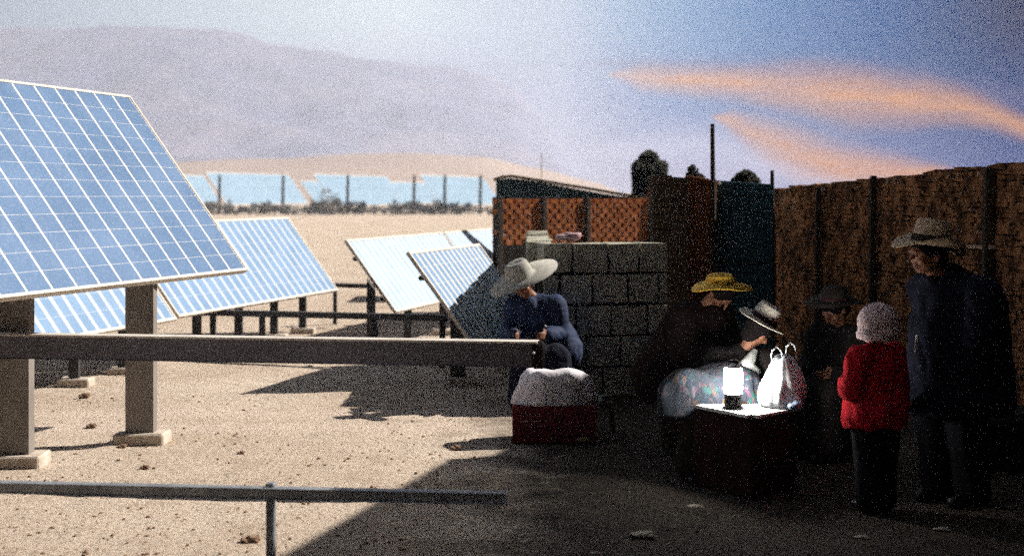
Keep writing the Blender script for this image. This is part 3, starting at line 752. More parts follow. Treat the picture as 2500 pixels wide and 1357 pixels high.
# ------------------------------------------------------------------ market things
# red crate with white cloth bundle
D = 10.1; g = at2(1352, D + .12)
cr = empty('wooden_crate', g, 'low dark red wooden crate carrying the pale cloth bundle', 'crate')
for y in (-.17, .17):
    m = MB()
    for i in range(5): m.box((0, y, .03 + i * .053), (.60, .018, .049), bevel=.003)
    m.build('slatted_side', M['crate'], cr)
for x in (-.292, .292):
    m = MB()
    for i in range(5): m.box((x, 0, .03 + i * .053), (.018, .318, .049), bevel=.003)
    m.build('slatted_end', M['crate'], cr)
for x in (-.27, .27):
    for y in (-.15, .15):
        m = MB(); m.box((x, y, .135), (.03, .03, .27)); m.build('corner_post', M['crate'], cr)
m = MB(); m.box((0, 0, .262), (.56, .31, .012)); m.build('lid', M['crate'], cr)

def cloth_lump(name, loc, dims, m_, seed, label, cat, bumps=.12, e1=.55, parent=None):
    """soft draped bundle: half super-ellipsoid with folds"""
    bm = bmesh.new(); nx, ny = 60, 40; g_ = []
    for j in range(ny + 1):
        row = []; ph = math.pi / 2 * (j / ny)
        for i in range(nx):
            th = 2 * math.pi * i / nx
            def sp_(v, e): return math.copysign(abs(v) ** e, v)
            x = dims[0] / 2 * sp_(math.cos(ph), e1) * sp_(math.cos(th), .7); y = dims[1] / 2 * sp_(math.cos(ph), e1) * sp_(math.sin(th), .7); z = dims[2] * sp_(math.sin(ph), .85)
            p = Vector((x, y, z)); q_ = Vector((x * 7 + seed, y * 7, z * 2.2))
            f_ = 1 + noise.noise(q_) * bumps + noise.noise(q_ * 2.7) * bumps * .5
            row.append(bm.verts.new(Vector((x * f_, y * f_, max(0, z * (1 + noise.noise(Vector((x * 5 + seed, y * 5, 0))) * bumps))))))
        g_.append(row)
    for a, b in zip(g_[:-1], g_[1:]):
        for i in range(nx): bm.faces.new((a[i], a[(i + 1) % nx], b[(i + 1) % nx], b[i]))
    bm.faces.new(g_[0][::-1]); bmesh.ops.recalc_face_normals(bm, faces=bm.faces)
    me = bpy.data.meshes.new(name); bm.to_mesh(me); bm.free(); me.materials.append(m_)
    for p in me.polygons: p.use_smooth = True
    o = bpy.data.objects.new(name, me); link(o, parent); o.location = loc
    if label: tag(o, label, cat)
    return o
cloth_lump('cloth_bundle', (g.x, g.y, .270), (.60, .36, .235), M['clothwhite'], 3, 'rounded white cloth bundle lying on the red crate', 'bundle', .16, e1=.30)
m = MB(); m.ico((0, 0, .03), .035, 2, (1.5, 1, .7), rough=.4); o = m.build('cloth_scrap', M['straw'], loc=at2(1428, 10.05)); tag(o, 'small yellowish scrap on the ground at the right foot of the red crate', 'scrap')
m = MB(); m.lathe([(.018, 0), (.03, .01), (.034, .05), (.028, .055), (.024, .012)], 16, capt=True); m2 = m.build('cup', mat('green_enamel', (.10, .17, .14), None, .4), smooth=True)
st = empty('wooden_stool', at2(1472, 10.6), 'small dark wooden stool carrying the green cup', 'stool', 'small wooden stools')
def stool(r, s_=.15, h_=.32):
    m = MB(); m.box((0, 0, h_ - .015), (s_ * 2, s_ * 1.7, .03), bevel=.006); m.build('seat', M['wood'], r)
    for x in (-1, 1):
        for y in (-1, 1):
            m = MB(); m.bar((x * s_ * .75, y * s_ * .6, h_ - .03), (x * s_ * .9, y * s_ * .75, 0), .03, .03, V(0, 1, 0)); m.build('leg', M['wood'], r)
stool(st, .08, .22); m2.location = (st.location.x, st.location.y, .22); tag(m2, 'little green cup standing right of the white cloth bundle', 'cup')

# white topped table
T = V(1.395, 8.46, 0); TZ = .50
tb = empty('market_table', T, 'low market table with a bright white top and dark red cloth sides', 'table')
rotT = Matrix.Rotation(R(38), 3, 'Z')
cor = [px(1686, 985, 8.60), px(1838, 1016, 8.13), px(1952, 992, 8.46), px(1800, 972, 8.86)]
for c in cor: c.z = TZ
cor = [c - T for c in cor]
m = MB()
vt_ = [m.bm.verts.new(c) for c in cor]; vb_ = [m.bm.verts.new(c - V(0, 0, .018)) for c in cor]
m.bm.faces.new(vt_); m.bm.faces.new(vb_[::-1])
for i in range(4): m.bm.faces.new((vt_[i], vt_[(i + 1) % 4], vb_[(i + 1) % 4], vb_[i]))
bmesh.ops.bevel(m.bm, geom=[e for e in m.bm.edges if abs(e.verts[0].co.z - e.verts[1].co.z) > .01], offset=.05, segments=5, affect='EDGES')
m.build('tabletop', M['oilcloth'], tb)
m = MB(); n_ = 96; ring = []
per = [cor[i].lerp(cor[(i + 1) % 4], k_ / 24) for i in range(4) for k_ in range(24)]
cen = sum(cor, V(0, 0, 0)) / 4
rows_ = []
for j in range(7):
    t_ = j / 6; row = []
    for i, p in enumerate(per):
        q_ = cen + (p - cen) * (.93 + .02 * t_ + .022 * t_ * math.sin(i * .9) + .012 * t_ * math.sin(i * 2.3)); q_.z = (TZ - .022) * (1 - t_) + .015 * t_
        row.append(m.bm.verts.new(q_))
    rows_.append(row)
for a, b in zip(rows_[:-1], rows_[1:]):
    for i in range(n_): m.bm.faces.new((a[i], a[(i + 1) % n_], b[(i + 1) % n_], b[i]))
m.build('cloth_skirt', M['darkred'], tb, smooth=True)
for c in cor:
    q_ = cen + (c - cen) * .84; m = MB(); m.box(V(q_.x, q_.y, .238), (.035, .035, .476)); m.build('leg', M['wood'], tb)

# lantern
Lp = px(1790, 1000, 8.42); Lp.z = TZ
ln_ = empty('lantern', Lp, 'glowing white lantern with a black base standing on the white table', 'lantern')
m = MB(); m.lathe([(.062, .0), (.062, .006), (.054, .012), (.052, .078), (.057, .084), (.057, .092)], 28); m.build('base', M['shoe'], ln_, smooth=False)
m = MB(); m.lathe([(.048, .092), (.055, .11), (.056, .22), (.050, .245)], 28); m.build('glass', M['lampglass'], ln_, smooth=True)
m = MB(); m.lathe([(.052, .245), (.040, .258), (.012, .266)], 20); m.build('cap', M['white'], ln_, smooth=True)
m = MB(); m.path([V(-.05, 0, .247), V(-.045, 0, .275), V(-.02, 0, .292), V(.02, 0, .292), V(.045, 0, .275), V(.05, 0, .247)], .003, 6); m.build('handle', M['white'], ln_)

# plastic bag
Bp = px(1914, 995, 8.50); Bp.z = TZ
bg = empty('plastic_bag', Bp, 'full white plastic carrier bag with two loop handles, standing on the table', 'bag')
def bagw(an, r_, z):
    f_ = noise.noise(Vector((math.cos(an) * 1.5, math.sin(an) * 1.5, z * 8))) * .22 + noise.noise(Vector((math.cos(an) * 5, math.sin(an) * 5, z * 4))) * .10
    k_ = 1 + f_; rr = r_ * k_ * (1 + .18 * math.cos(an) ** 2)
    return rr, z + (.015 * math.sin(an * 3) if z > .25 else 0)
m = MB(); m.lathe([(.085, .0), (.115, .008), (.122, .04), (.124, .09), (.117, .14), (.100, .19), (.080, .235), (.058, .27), (.040, .295), (.022, .305)], 56, wob=bagw); m.build('sack', M['plastic'], bg, smooth=True)
for sx, hh in ((-.045, .36), (.040, .385)):
    pts = [V(sx - .025, 0, .27), V(sx - .034, -.01, .31), V(sx - .026, -.01, hh - .02), V(sx, -.01, hh), V(sx + .024, -.01, hh - .02), V(sx + .032, -.01, .32), V(sx + .025, 0, .26)]
    m = MB()
    for a, b in zip(pts[:-1], pts[1:]): m.bar(a, b, .005, .012, V(0, 1, 0)); m.ico(b, .007, 1)
    m.build('handle', M['plastic'], bg, smooth=True)
m = MB(); m.ico((0, 0, .028), .04, 3, (1.2, .8, .7), rough=.4); o = m.build('glass_jar', mat('grey_blue_glass', (.22, .28, .38), None, .2), smooth=True, loc=(Bp.x + .045, Bp.y - .16, TZ)); tag(o, 'small blue grey parcel in front of the plastic bag on the table', 'parcel')
o.name = 'parcel'

# ------------------------------------------------------------------ people
def skin_obj(name, segs, balls, voxel, m_, parent, smooth_it=3, cut=None):
    """union of tapered limbs, remeshed into one continuous surface"""
    bm = bmesh.new()
    def sph(c, r_, sc_=(1, 1, 1), rot=None):
        mt = Matrix.Translation(c) @ (rot.to_4x4() if rot is not None else Matrix.Identity(4)) @ Matrix.Diagonal((r_ * sc_[0], r_ * sc_[1], r_ * sc_[2], 1))
        bmesh.ops.create_icosphere(bm, subdivisions=3 if r_ > .03 else 2, radius=1, matrix=mt)
    for p, q, r1_, r2_ in segs:
        p, q = Vector(p), Vector(q); L = (q - p).length; n_ = max(2, int(L / (min(r1_, r2_) * .6)) + 1)
        for i in range(n_ + 1): sph(p.lerp(q, i / n_), r1_ + (r2_ - r1_) * i / n_)
    for b in balls: sph(Vector(b[0]), b[1], b[2] if len(b) > 2 else (1, 1, 1), b[3] if len(b) > 3 else None)
    me = bpy.data.meshes.new(name); bm.to_mesh(me); bm.free()
    o = bpy.data.objects.new(name, me); link(o)
    md = o.modifiers.new('r', 'REMESH'); md.mode = 'VOXEL'; md.voxel_size = voxel
    ms = o.modifiers.new('s', 'SMOOTH'); ms.factor = .5; ms.iterations = smooth_it
    dg = bpy.context.evaluated_depsgraph_get(); ev = bpy.data.meshes.new_from_object(o.evaluated_get(dg))
    o.modifiers.clear(); o.data = ev; ev.name = name; o.name = name
    if cut is not None:
        b_ = bmesh.new(); b_.from_mesh(ev)
        for v_ in b_.verts:
            if v_.co.z < cut: v_.co.z = cut - .012 * (1 if (v_.co.z > cut - .03) else .0) + .008 * math.sin(v_.co.x * 40 + v_.co.y * 30)
        b_.to_mesh(ev); b_.free()
    if name in ('jacket', 'shawl', 'skirt', 'trousers', 'coat'):
        nn_ = [v_.normal.copy() for v_ in ev.vertices]; am = .012 if name != 'trousers' else .007
        for v_, n2 in zip(ev.vertices, nn_):
            c_ = v_.co; q = abs(noise.noise(Vector((c_.x * 11 + c_.z * 3, c_.y * 11, c_.z * 4.5)))) * 1.6 - .35 + noise.noise(c_ * 26) * .3
            v_.co = c_ + n2 * q * am
    for p in ev.polygons: p.use_smooth = True
    ev.materials.clear(); ev.materials.append(m_)
    if parent: o.parent = parent
    return o

def frame(f, up=V(0, 0, 1)):
    f = f.normalized(); s_ = up.cross(f).normalized(); u_ = f.cross(s_).normalized()     # f forward, s_ person's left, u_ up
    return f, s_, u_
def head_shapes(c, f, up, k=1.):
    f, s_, u_ = frame(f, up); rot = Matrix((s_, f, u_)).transposed()
    def at(x, y, z): return c + (s_ * x + f * y + u_ * z) * k
    balls = [(at(0, -.012, .022), .092 * k, (.86, 1.0, 1.0), rot), (at(0, .014, -.04), .066 * k, (.88, .92, 1.0), rot), (at(0, .042, -.082), .034 * k, (1.0, .8, .7), rot),
             (at(0, .078, .030), .030 * k, (1.6, .55, .5), rot),                                  # brow
             (at(0, .098, -.004), .013 * k, (.8, 1., 1.4), rot), (at(0, .112, -.022), .013 * k, (1.05, 1.0, .8), rot),   # nose
             (at(0, .082, -.053), .016 * k, (1.3, .7, .45), rot), (at(0, .080, -.064), .015 * k, (1.15, .7, .45), rot),  # lips
             (at(.042, .062, -.02), .026 * k, (.9, .8, .9), rot), (at(-.042, .062, -.02), .026 * k, (.9, .8, .9), rot),  # cheeks
             (at(.080, -.008, -.008), .022 * k, (.35, .8, 1.25), rot), (at(-.080, -.008, -.008), .022 * k, (.35, .8, 1.25), rot)]
    return balls
def hand(el_, wr, fwd, sidev, k=1., curl=.6):
    """palm and five fingers; fwd = finger direction, sidev = towards the thumb"""
    segs = []; f = fwd.normalized(); s_ = (sidev - f * sidev.dot(f)).normalized(); dn = f.cross(s_).normalized()
    pc = wr + f * .045 * k
    for t_ in (-.026, -.009, .009, .026): segs.append((wr + s_ * t_ * .5 * k, pc + s_ * t_ * k + f * .03 * k, .013 * k, .0125 * k))
    for t_, L in ((.028, .070), (.010, .078), (-.009, .073), (-.026, .058)):
        a = pc + s_ * t_ * k + f * .032 * k; b = a + (f * .9 + dn * curl * .4).normalized() * L * .5 * k; c = b + (f * .6 + dn * curl).normalized() * L * .5 * k
        segs += [(a, b, .0095 * k, .0085 * k), (b, c, .0085 * k, .0070 * k)]
    a = wr + s_ * .026 * k + f * .018 * k; b = a + (s_ * .7 + f * .7).normalized() * .035 * k; c = b + (f * .9 + s_ * .15 + dn * .3).normalized() * .028 * k
    segs += [(a, b, .012 * k, .0105 * k), (b, c, .0105 * k, .0085 * k)]
    return segs

def person(loc, label, J, k=1., body_vox=.010, group=None):
    r = empty('person', loc, label, 'person', group)
    f, s_, u_ = frame(J['hf'], J.get('hup', V(0, 0, 1)))
    segs = [(J['hip'], J['chest'], .125 * k, .125 * k), (J['chest'], J['neck'], .12 * k, .055 * k), (J['neck'], J['head'] - u_ * .05 * k, .050 * k, .046 * k)]
    for sd in ('L', 'R'):
        sh_, el_, wr_ = J['sh' + sd], J['el' + sd], J['wr' + sd]
        segs += [(J['neck'], sh_, .055 * k, .052 * k), (sh_, el_, .050 * k, .038 * k), (el_, wr_, .038 * k, .025 * k)]
        segs += hand(el_, wr_, J.get('hd' + sd, wr_ - el_), J.get('th' + sd, V(0, 0, 1)), k)
        kn, an = J['kn' + sd], J['an' + sd]; hp = J['hp' + sd]
        segs += [(hp, kn, .078 * k, .052 * k), (kn, an, .050 * k, .034 * k), (an, an + J['toe'].normalized() * .07 * k + V(0, 0, -.03), .032 * k, .024 * k)]
    balls = head_shapes(J['head'], J['hf'], J.get('hup', V(0, 0, 1)), k)
    skin_obj('body', segs, balls, body_vox, M['skin'], r, 2)
    # hair cap
    rot = Matrix((s_, f, u_)).transposed()
    skin_obj('hair', [], [(J['head'] - f * .020 * k + u_ * .034 * k, .097 * k, (.92, 1., .95), rot), (J['head'] - f * .05 * k - u_ * .02 * k, .072 * k, (1.05, .7, 1.1), rot)], .008, M['hair'], r, 2)
    return r, (f, s_, u_, rot)
def jacket(r, J, m_, k=1., thick=.028, hem=None, extra=(), balls=(), vox=.012, name='jacket', sleeve=.97, hemw=.2, cut=None):
    t_ = thick
    segs = [(J['chest'], J['neck'] - V(0, 0, .015), .125 * k + t_, .075 * k), (J['hip'], J['chest'], .128 * k + t_, .13 * k + t_)]
    if hem: segs.append((J['hip'], hem, .13 * k + t_, hemw))
    for sd in ('L', 'R'):
        sh_, el_, wr_ = J['sh' + sd], J['el' + sd], J['wr' + sd]
        segs += [(J['neck'], sh_, .065 * k, .058 * k + t_ * .6), (sh_, el_, .056 * k + t_, .044 * k + t_ * .8), (el_, el_.lerp(wr_, sleeve), .044 * k + t_ * .8, .034 * k + t_ * .5)]
    segs += list(extra)
    return skin_obj(name, segs, list(balls), vox, m_, r, 4, cut)
def trousers(r, J, m_, k=1., t_=.02, name='trousers'):
    segs = [(J['hip'], J['hpL'], .125 * k, .10 * k), (J['hip'], J['hpR'], .125 * k, .10 * k)]
    for sd in 'LR': segs += [(J['hp' + sd], J['kn' + sd], .082 * k + t_, .056 * k + t_), (J['kn' + sd], J['an' + sd], .056 * k + t_, .045 * k + t_)]
    return skin_obj(name, segs, [], .012, m_, r, 3)
def shoes(r, J, k=1.):
    for sd in 'LR':
        a = J['an' + sd]; d = J['toe'].normalized(); s0 = V(a.x, a.y, .035)
        skin_obj('shoe', [(s0 - d * .03, s0 + d * .14 * k, .040 * k, .034 * k), (s0 + V(0, 0, .035), s0, .042 * k, .042 * k)], [], .010, M['shoe'], r, 2)
def hat(r, c, axis_up, crown_r, crown_h, brim_r, m_, band=None, curl=.0, droop=.0, dent=.0, fwd=V(0, -1, 0)):
    """c = centre of the brim plane"""
    z = axis_up.normalized(); x = fwd - z * fwd.dot(z); x.normalize(); y = z.cross(x); A = Matrix((x, y, z)).transposed()
    def wb(an, rr, zz):
        if rr > crown_r * 1.08:
            q_ = (rr - crown_r) / (brim_r - crown_r); zz = zz + q_ * q_ * (curl * math.sin(an) ** 2 * crown_h) - q_ * droop * (math.cos(an) ** 2) * crown_h + .006 * q_ * math.sin(an * 3 + 1)
            rr = crown_r + (rr - crown_r) * (1 + .10 * math.cos(an))
        elif zz > crown_h * .8:
            zz = zz - dent * crown_h * max(0, 1 - rr / (crown_r * .75)) * (1.0 if abs(math.sin(an)) < .6 else .5)
        return rr, zz
    prof = [(brim_r, .0), (brim_r * 1.0, .006), (crown_r * 1.25, .010), (crown_r * 1.06, .014), (crown_r * 1.02, .03), (crown_r * .98, crown_h * .5), (crown_r * .90, crown_h * .85), (crown_r * .78, crown_h * .97), (crown_r * .55, crown_h * 1.0), (crown_r * .2, crown_h * .99), (.004, crown_h * .985)]
    inner = [(crown_r * .95, -.004), (crown_r * 1.2, -.001)]
    m = MB(); m.lathe(inner + prof, 48, axis=A, c=c, wob=wb, capb=False); h_ = m.build('hat', m_, r, smooth=True)
    m = MB(); m.lathe([(crown_r * .95, -.004), (crown_r * .8, crown_h * .4), (.01, crown_h * .5)], 32, axis=A, c=c, capb=False); m.build('lining', M['black'], h_, smooth=True)
    if band:
        m = MB(); m.lathe([(crown_r * 1.065, .014), (crown_r * 1.05, .03), (crown_r * 1.035, crown_h * .32), (crown_r * 1.0, crown_h * .36)], 40, axis=A, c=c, capb=False, capt=False); m.build('hat_band', band, h_, smooth=True)
    return h_

# --- man standing at the right
loc = V(2.50, 8.18, 0)
f = V(-.80, -.60, 0); sdl = V(0, 0, 1).cross(f).normalized()
J = dict(hip=V(.02, .0, .86), chest=V(.0, -.0, 1.16), neck=V(-.04, -.02, 1.30), head=V(-.125, -.035, 1.45), hf=V(-1, -.28, -.10), hup=V(.08, 0, 1),
         shL=V(-.01, 0, 1.235) + sdl * .185, shR=V(.04, 0, 1.235) - sdl * .185, toe=f)
J['elL'] = J['shL'] + V(-.03, -.03, -.27); J['wrL'] = J['elL'] + V(-.01, .06, -.20)
J['elR'] = J['shR'] + V(.07, .0, -.28); J['wrR'] = J['elR'] + V(-.12, .04, -.19)
J['hpL'] = J['hip'] + sdl * .09 - V(0, 0, .05); J['hpR'] = J['hip'] - sdl * .09 - V(0, 0, .05)
for s_, sg in (('L', 1), ('R', -1)):
    J['kn' + s_] = J['hp' + s_] + V(-.02, 0, -.34) + sdl * .01 * sg; J['an' + s_] = V(J['hp' + s_].x + .01, J['hp' + s_].y, .08) + sdl * .01 * sg
r, fr4 = person(loc, 'man in a tan brimmed hat and bulky navy jacket standing behind the child', J, 1.0)
jacket(r, J, M['navy'], 1.06, .055, hem=V(.02, 0, .60), extra=[(V(.12, .04, 1.12), V(.13, .03, .62), .185, .21), (V(-.06, -.03, 1.05), V(-.05, -.02, .62), .16, .19), (V(.02, 0, .9), V(.03, 0, .60), .2, .22), (J['neck'] + V(.03, .03, .02), J['chest'] + V(.09, .03, 0), .085, .16), (V(.03, .02, 1.29), V(.15, .05, 1.10), .10, .15), (V(.0, -.02, 1.25), V(-.06, -.04, 1.10), .09, .14)], hemw=.22, cut=.53)
skin_obj('collar', [(J['neck'] + V(-.07, -.03, .0), J['neck'] + V(.05, .02, .035), .035, .045), (J['neck'] + V(-.07, -.04, -.03), J['neck'] + V(-.12, -.06, -.12), .022, .018)], [], .009, M['navy'], r)
m = MB(); m.bar(V(-.225, -.20, 1.0), V(-.235, -.20, .89), .01, .018, V(0, 1, 0)); m.build('pale_glint', M['white'], r)  # white bar painted as a pale glint on the jacket
trousers(r, J, M['darktrouser'], 1.1, .042); shoes(r, J, 1.1)
hat(r, J['head'] + V(.015, 0, .062), V(.14, .0, 1), .098, .155, .185, M['felt'], band=M['darkfelt'], curl=.35, droop=.30, dent=.25, fwd=V(-1, -.2, 0))
r.scale = (1.14, 1.10, .985); r.location.x += .05

# --- child with red jacket, seen from behind
k = .74; loc = V(2.045, 7.9, 0); f = V(-.55, .83, 0); sdl = V(0, 0, 1).cross(f).normalized()
J = dict(hip=V(.0, 0, .55), chest=V(.0, 0, .78), neck=V(.0, .0, .90), head=V(.015, .01, 1.035), hf=V(-.6, .78, -.12), hup=V(0, 0, 1), toe=f,
         shL=V(0, 0, .865) + sdl * .13, shR=V(.0, 0, .865) - sdl * .13)
J['elL'] = J['shL'] + V(-.055, -.02, -.17); J['wrL'] = J['elL'] + V(.0, .14, .02)
J['elR'] = J['shR'] + V(.04, .0, -.18); J['wrR'] = J['elR'] + V(-.02, .10, -.08)
J['hpL'] = J['hip'] + sdl * .06 - V(0, 0, .03); J['hpR'] = J['hip'] - sdl * .06 - V(0, 0, .03)
for s_, sg in (('L', 1), ('R', -1)):
    J['kn' + s_] = V(J['hp' + s_].x, J['hp' + s_].y + .01, .29); J['an' + s_] = V(J['hp' + s_].x, J['hp' + s_].y, .065)
r, _ = person(loc, 'small child in a red jacket and pale pink knitted cap, seen from behind', J, k, .008)
jacket(r, J, M['red'], k * 1.02, .040, hem=V(-.01, 0, .545), hemw=.185, extra=[(V(-.02, -.01, .80), V(-.05, .0, .55), .13, .14), (V(.05, 0, .82), V(.07, 0, .60), .12, .12)], vox=.010, cut=.50)
skin_obj('hood', [(J['neck'] + V(-.05, -.03, .01), J['neck'] + V(.06, -.02, .0), .042, .045)], [], .008, M['red'], r)
trousers(r, J, M['darktrouser'], k * 1.15, .034); shoes(r, J, k)
hc = J['head'] + V(.0, -.005, .028)
bn = skin_obj('knitted_cap', [], [(hc, .112, (1.06, 1.05, 1.02)), (hc + V(.03, -.03, -.045), .085, (1.05, 1., .8)), (hc + V(-.03, -.01, -.05), .085, (1.05, 1., .8))], .007, M['beanie'], r, 2)
m = MB(); m.lathe([(.112, -.09), (.121, -.085), (.121, -.052), (.114, -.045)], 40, c=hc + V(0, 0, -.004), wob=lambda a, q, z: (q + .002 * math.sin(a * 24), z), capb=False, capt=False); m.build('cap_rim', M['beanie'], bn, smooth=True)

def seated(hipz, f, lean, k=1., head_off=None, hf=None, hup=None, knee=.40, arms='lap', spine=.40):
    f = f.normalized(); s_ = V(0, 0, 1).cross(f).normalized()
    hip = V(0, 0, hipz); chest = hip + V(0, 0, spine * .62 * k) + lean * .6; neck = hip + V(0, 0, spine * k) + lean
    hd = neck + (head_off if head_off is not None else V(0, 0, .15 * k) + f * .04)
    J = dict(hip=hip, chest=chest, neck=neck, head=hd, hf=hf or f, hup=hup or V(0, 0, 1), toe=f, shL=neck + s_ * .165 * k - V(0, 0, .05), shR=neck - s_ * .165 * k - V(0, 0, .05))
    J['hpL'] = hip + s_ * .09; J['hpR'] = hip - s_ * .09
    for q_, sg in (('L', 1), ('R', -1)):
        J['kn' + q_] = J['hp' + q_] + f * knee + V(0, 0, .03) + s_ * .04 * sg; J['an' + q_] = V(J['kn' + q_].x, J['kn' + q_].y, .08) + f * .02
        J['el' + q_] = J['sh' + q_] + V(0, 0, -.22 * k) + s_ * .05 * sg + f * .05; J['wr' + q_] = J['el' + q_] + f * .19 * k - s_ * .08 * sg + V(0, 0, .0)
    return J
def skirt(r, J, m_, f, w_=.24, top=None):
    top = top or J['hip']; f = f.normalized(); s_ = V(0, 0, 1).cross(f)
    kz = J['knL'].z
    segs = [(top, J['hip'] + f * .1, .17, .19), (J['hip'], J['knL'], .16, .12), (J['hip'], J['knR'], .16, .12), (J['knL'], J['anL'] + V(0, 0, .03), .12, .14), (J['knR'], J['anR'] + V(0, 0, .03), .12, .14), ((J['knL'] + J['knR']) / 2, (J['anL'] + J['anR']) / 2 + V(0, 0, .05), .12, .13), (J['hip'], J['hip'] - V(0, 0, J['hip'].z - .18), .17, .18)]
    return skin_obj('skirt', segs, [], .016, m_, r, 4)

# --- woman with the tilted cream hat, seated behind the table
loc = V(1.42, 9.08, 0); f = V(-.35, -.94, 0)
J = seated(.38, f, V(.06, -.06, 0), .95, head_off=V(.085, -.05, .145), hf=V(.60, .50, -.45), hup=V(.50, -.1, .85), spine=.40)
r, _ = person(loc, 'seated person in a tilted cream hat with a wine band, behind the white table', J, .95)
jacket(r, J, M['black'], 1., .04); skirt(r, J, M['brownskirt'], f); shoes(r, J, .9)
hat(r, J['head'] + V(.03, -.01, .062), V(.52, -.10, .85), .088, .13, .162, M['strawhat'], band=M['band'], curl=.1, droop=.12, dent=.15, fwd=V(-.85, -.3, -.5))
skin_obj('scarf', [(J['neck'] + V(.05, -.15, .03), J['neck'] + V(-.01, -.21, -.055), .022, .050), (J['neck'] + V(-.01, -.21, -.055), J['neck'] + V(-.09, -.20, -.09), .045, .028), (J['neck'] + V(.0, -.21, -.06), J['neck'] + V(.05, -.20, -.09), .045, .03)], [], .008, M['scarf'], r)
sw = cloth_lump('patterned_shawl', V(-.16, -.32, .41), (.70, .32, .30), M['textile'], 11, None, None, .16, parent=r)
stw = empty('wooden_stool', V(1.42, 9.12, 0), 'low wooden stool under the person in the cream hat', 'stool', 'small wooden stools'); stool(stw, .14, .26)

# --- person with the yellow hat, seated farther back
loc = V(1.20, 9.72, 0); f = V(.55, -.83, 0)
J = seated(.48, f, V(.10, -.06, 0), 1., head_off=V(.12, -.07, .13), hf=V(.35, -.25, -.95), hup=V(-.05, -.1, 1), spine=.50)
r, _ = person(loc, 'seated person in a bright yellow hat and dark maroon shawl, behind the others', J)
jacket(r, J, M['maroon'], 1.02, .055, extra=[(J['neck'] + V(-.10, .02, -.05), J['hip'] + V(-.16, .05, .05), .13, .22), (J['neck'] + V(.05, -.02, -.08), J['hip'] + V(.10, -.05, .1), .13, .20)], name='shawl'); skirt(r, J, M['brownskirt'], f); shoes(r, J)
hat(r, J['head'] + V(.0, 0, .058), V(-.03, -.10, 1), .10, .072, .205, M['yellow'], band=None, curl=-.1, droop=.5, dent=.05, fwd=V(1, 0, 0))
stw = empty('wooden_stool', V(1.20, 9.76, 0), 'wooden stool under the person in the yellow hat', 'stool', 'small wooden stools'); stool(stw, .15, .37)

# --- person in the dark hat between the table and the wall
loc = V(2.33, 9.75, 0); f = V(-.75, -.66, 0)
J = seated(.40, f, V(-.06, -.04, 0), 1., head_off=V(-.05, -.04, .15), hf=V(-.7, -.4, -.75), spine=.44)
r, _ = person(loc, 'dark figure in a low black hat sitting between the table and the wall', J)
jacket(r, J, M['black'], 1.04, .05); skirt(r, J, M['black'], f); shoes(r, J)
hat(r, J['head'] + V(.0, 0, .06), V(-.05, -.16, 1), .095, .10, .20, M['darkfelt'], band=M['band'], curl=.1, droop=.2, fwd=V(-1, 0, 0))
stw = empty('wooden_stool', V(2.36, 9.79, 0), 'wooden stool under the dark figure near the wall', 'stool', 'small wooden stools'); stool(stw, .15, .29)
wr = J['wrR'] + (J['wrR'] - J['elR']).normalized() * .07
m = MB(); m.lathe([(.014, 0), (.020, .004), (.026, .042), (.024, .042), (.014, .008)], 16); o = m.build('cup', M['white'], smooth=True, loc=px(1992, 792, 9.3)); 
bpy.data.objects.remove(o)

# --- person with the wide pale hat at the left of the market
loc = V(.30, 12.0, 0); f = V(-.15, -.97, 0)
J = seated(.40, f, V(-.10, -.05, 0), 1., head_off=V(-.10, -.06, .13), hf=V(-.25, -.85, -.35), hup=V(-.30, -.05, 1), spine=.48)
r, _ = person(loc, 'seated person in a wide pale hat and blue jacket behind the cloth bundle', J)
jacket(r, J, M['bluejacket'], 1.04, .05, extra=[(J['neck'] + V(.08, .02, -.08), J['hip'] + V(.12, 0, .05), .13, .19), (J['neck'] + V(-.06, .0, -.06), J['hip'] + V(-.08, 0, .05), .13, .19)]); skirt(r, J, M['navy'], f); shoes(r, J)
m = MB(); m.ico(V(-.02, -.245, .68), .011, 2); m.build('glint_button', M['white'], r)  # plain white so that its colour carries the glint
hat(r, J['head'] + V(-.02, -.01, .065), V(-.42, -.25, .90), .115, .15, .31, M['pelt'], band=None, curl=.05, droop=.12, dent=.1, fwd=V(.9, -.1, .4))
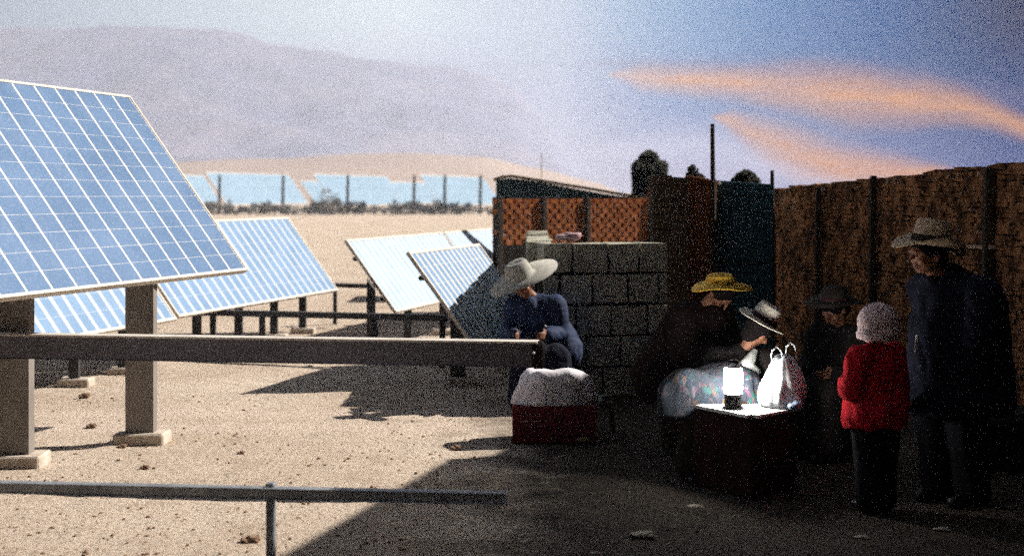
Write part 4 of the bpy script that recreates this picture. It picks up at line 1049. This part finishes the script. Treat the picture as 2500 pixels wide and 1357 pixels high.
stw = empty('wooden_stool', V(.30, 12.02, 0), 'wooden stool under the person in the wide pale hat', 'stool', 'small wooden stools'); stool(stw, .13, .29)

# items on top of the block wall
m = MB(); m.ico((0, 0, .03), .07, 3, (1.7, .8, .5), rough=.5); o = m.build('cloth_scrap', M['pinkish'], smooth=True, loc=(px(1392, 0, 12.4).x, 12.40, 1.38)); tag(o, 'crumpled pink rag lying on top of the grey block wall', 'rag')

# litter on the yard
for i, (u_, v_, s_, lb) in enumerate(((1575, 1305, .05, 'pale flattened scrap of paper on the dark ground, near bottom centre'), (1455, 1352, .02, 'tiny pale pebble at the bottom edge of the yard'), (2105, 1312, .028, 'small pale scrap on the ground in front of the child'), (2300, 1293, .03, 'small pale scrap on the ground in front of the man'),
                               (1700, 1237, .035, 'dull scrap on the ground in front of the market table'), (2440, 1155, .03, 'little pale scrap at the far right of the yard'))):
    D = H * F / (v_ - HV); g = px(u_, v_, D); m = MB(); m.ico((0, 0, .006), s_, 2, (1.5, 1, .22), rough=.8); o = m.build('litter', M['debris'], loc=(g.x, g.y, 0.0)); tag(o, lb, 'litter', 'litter on the market ground')
D = H * F / (1124 - HV); a = px(1360, 1128, D)
m = MB(); m.tube((0, 0, .018), (.13, .09, .03), .012, .008, 8); o = m.build('stick', M['debris'], loc=(a.x, a.y, 0)); tag(o, 'short pale stick lying on the dark ground in front of the red crate', 'stick')

# ------------------------------------------------------------------ haze
rz_ = Matrix.Rotation(-0.0, 3, 'Z')
m = MB(); m.box(rz_ @ V(-337, 770, 0) + V(0, 0, 177), (790, 1640, 362), rz_); hz = m.build('haze', M['ground']); hz.data.materials.clear()
hm = bpy.data.materials.new('dusty_air'); hm.use_nodes = True; k_ = NT(hm.node_tree); k_.n.clear()
pv = k_.add('ShaderNodeVolumePrincipled'); pv.inputs['Color'].default_value = (.74, .82, 1.0, 1); pv.inputs['Density'].default_value = .00088; pv.inputs['Anisotropy'].default_value = .25
ou = k_.add('ShaderNodeOutputMaterial'); k_.l.new(pv.outputs[0], ou.inputs['Volume'])
hz.data.materials.append(hm); tag(hz, kind='stuff')
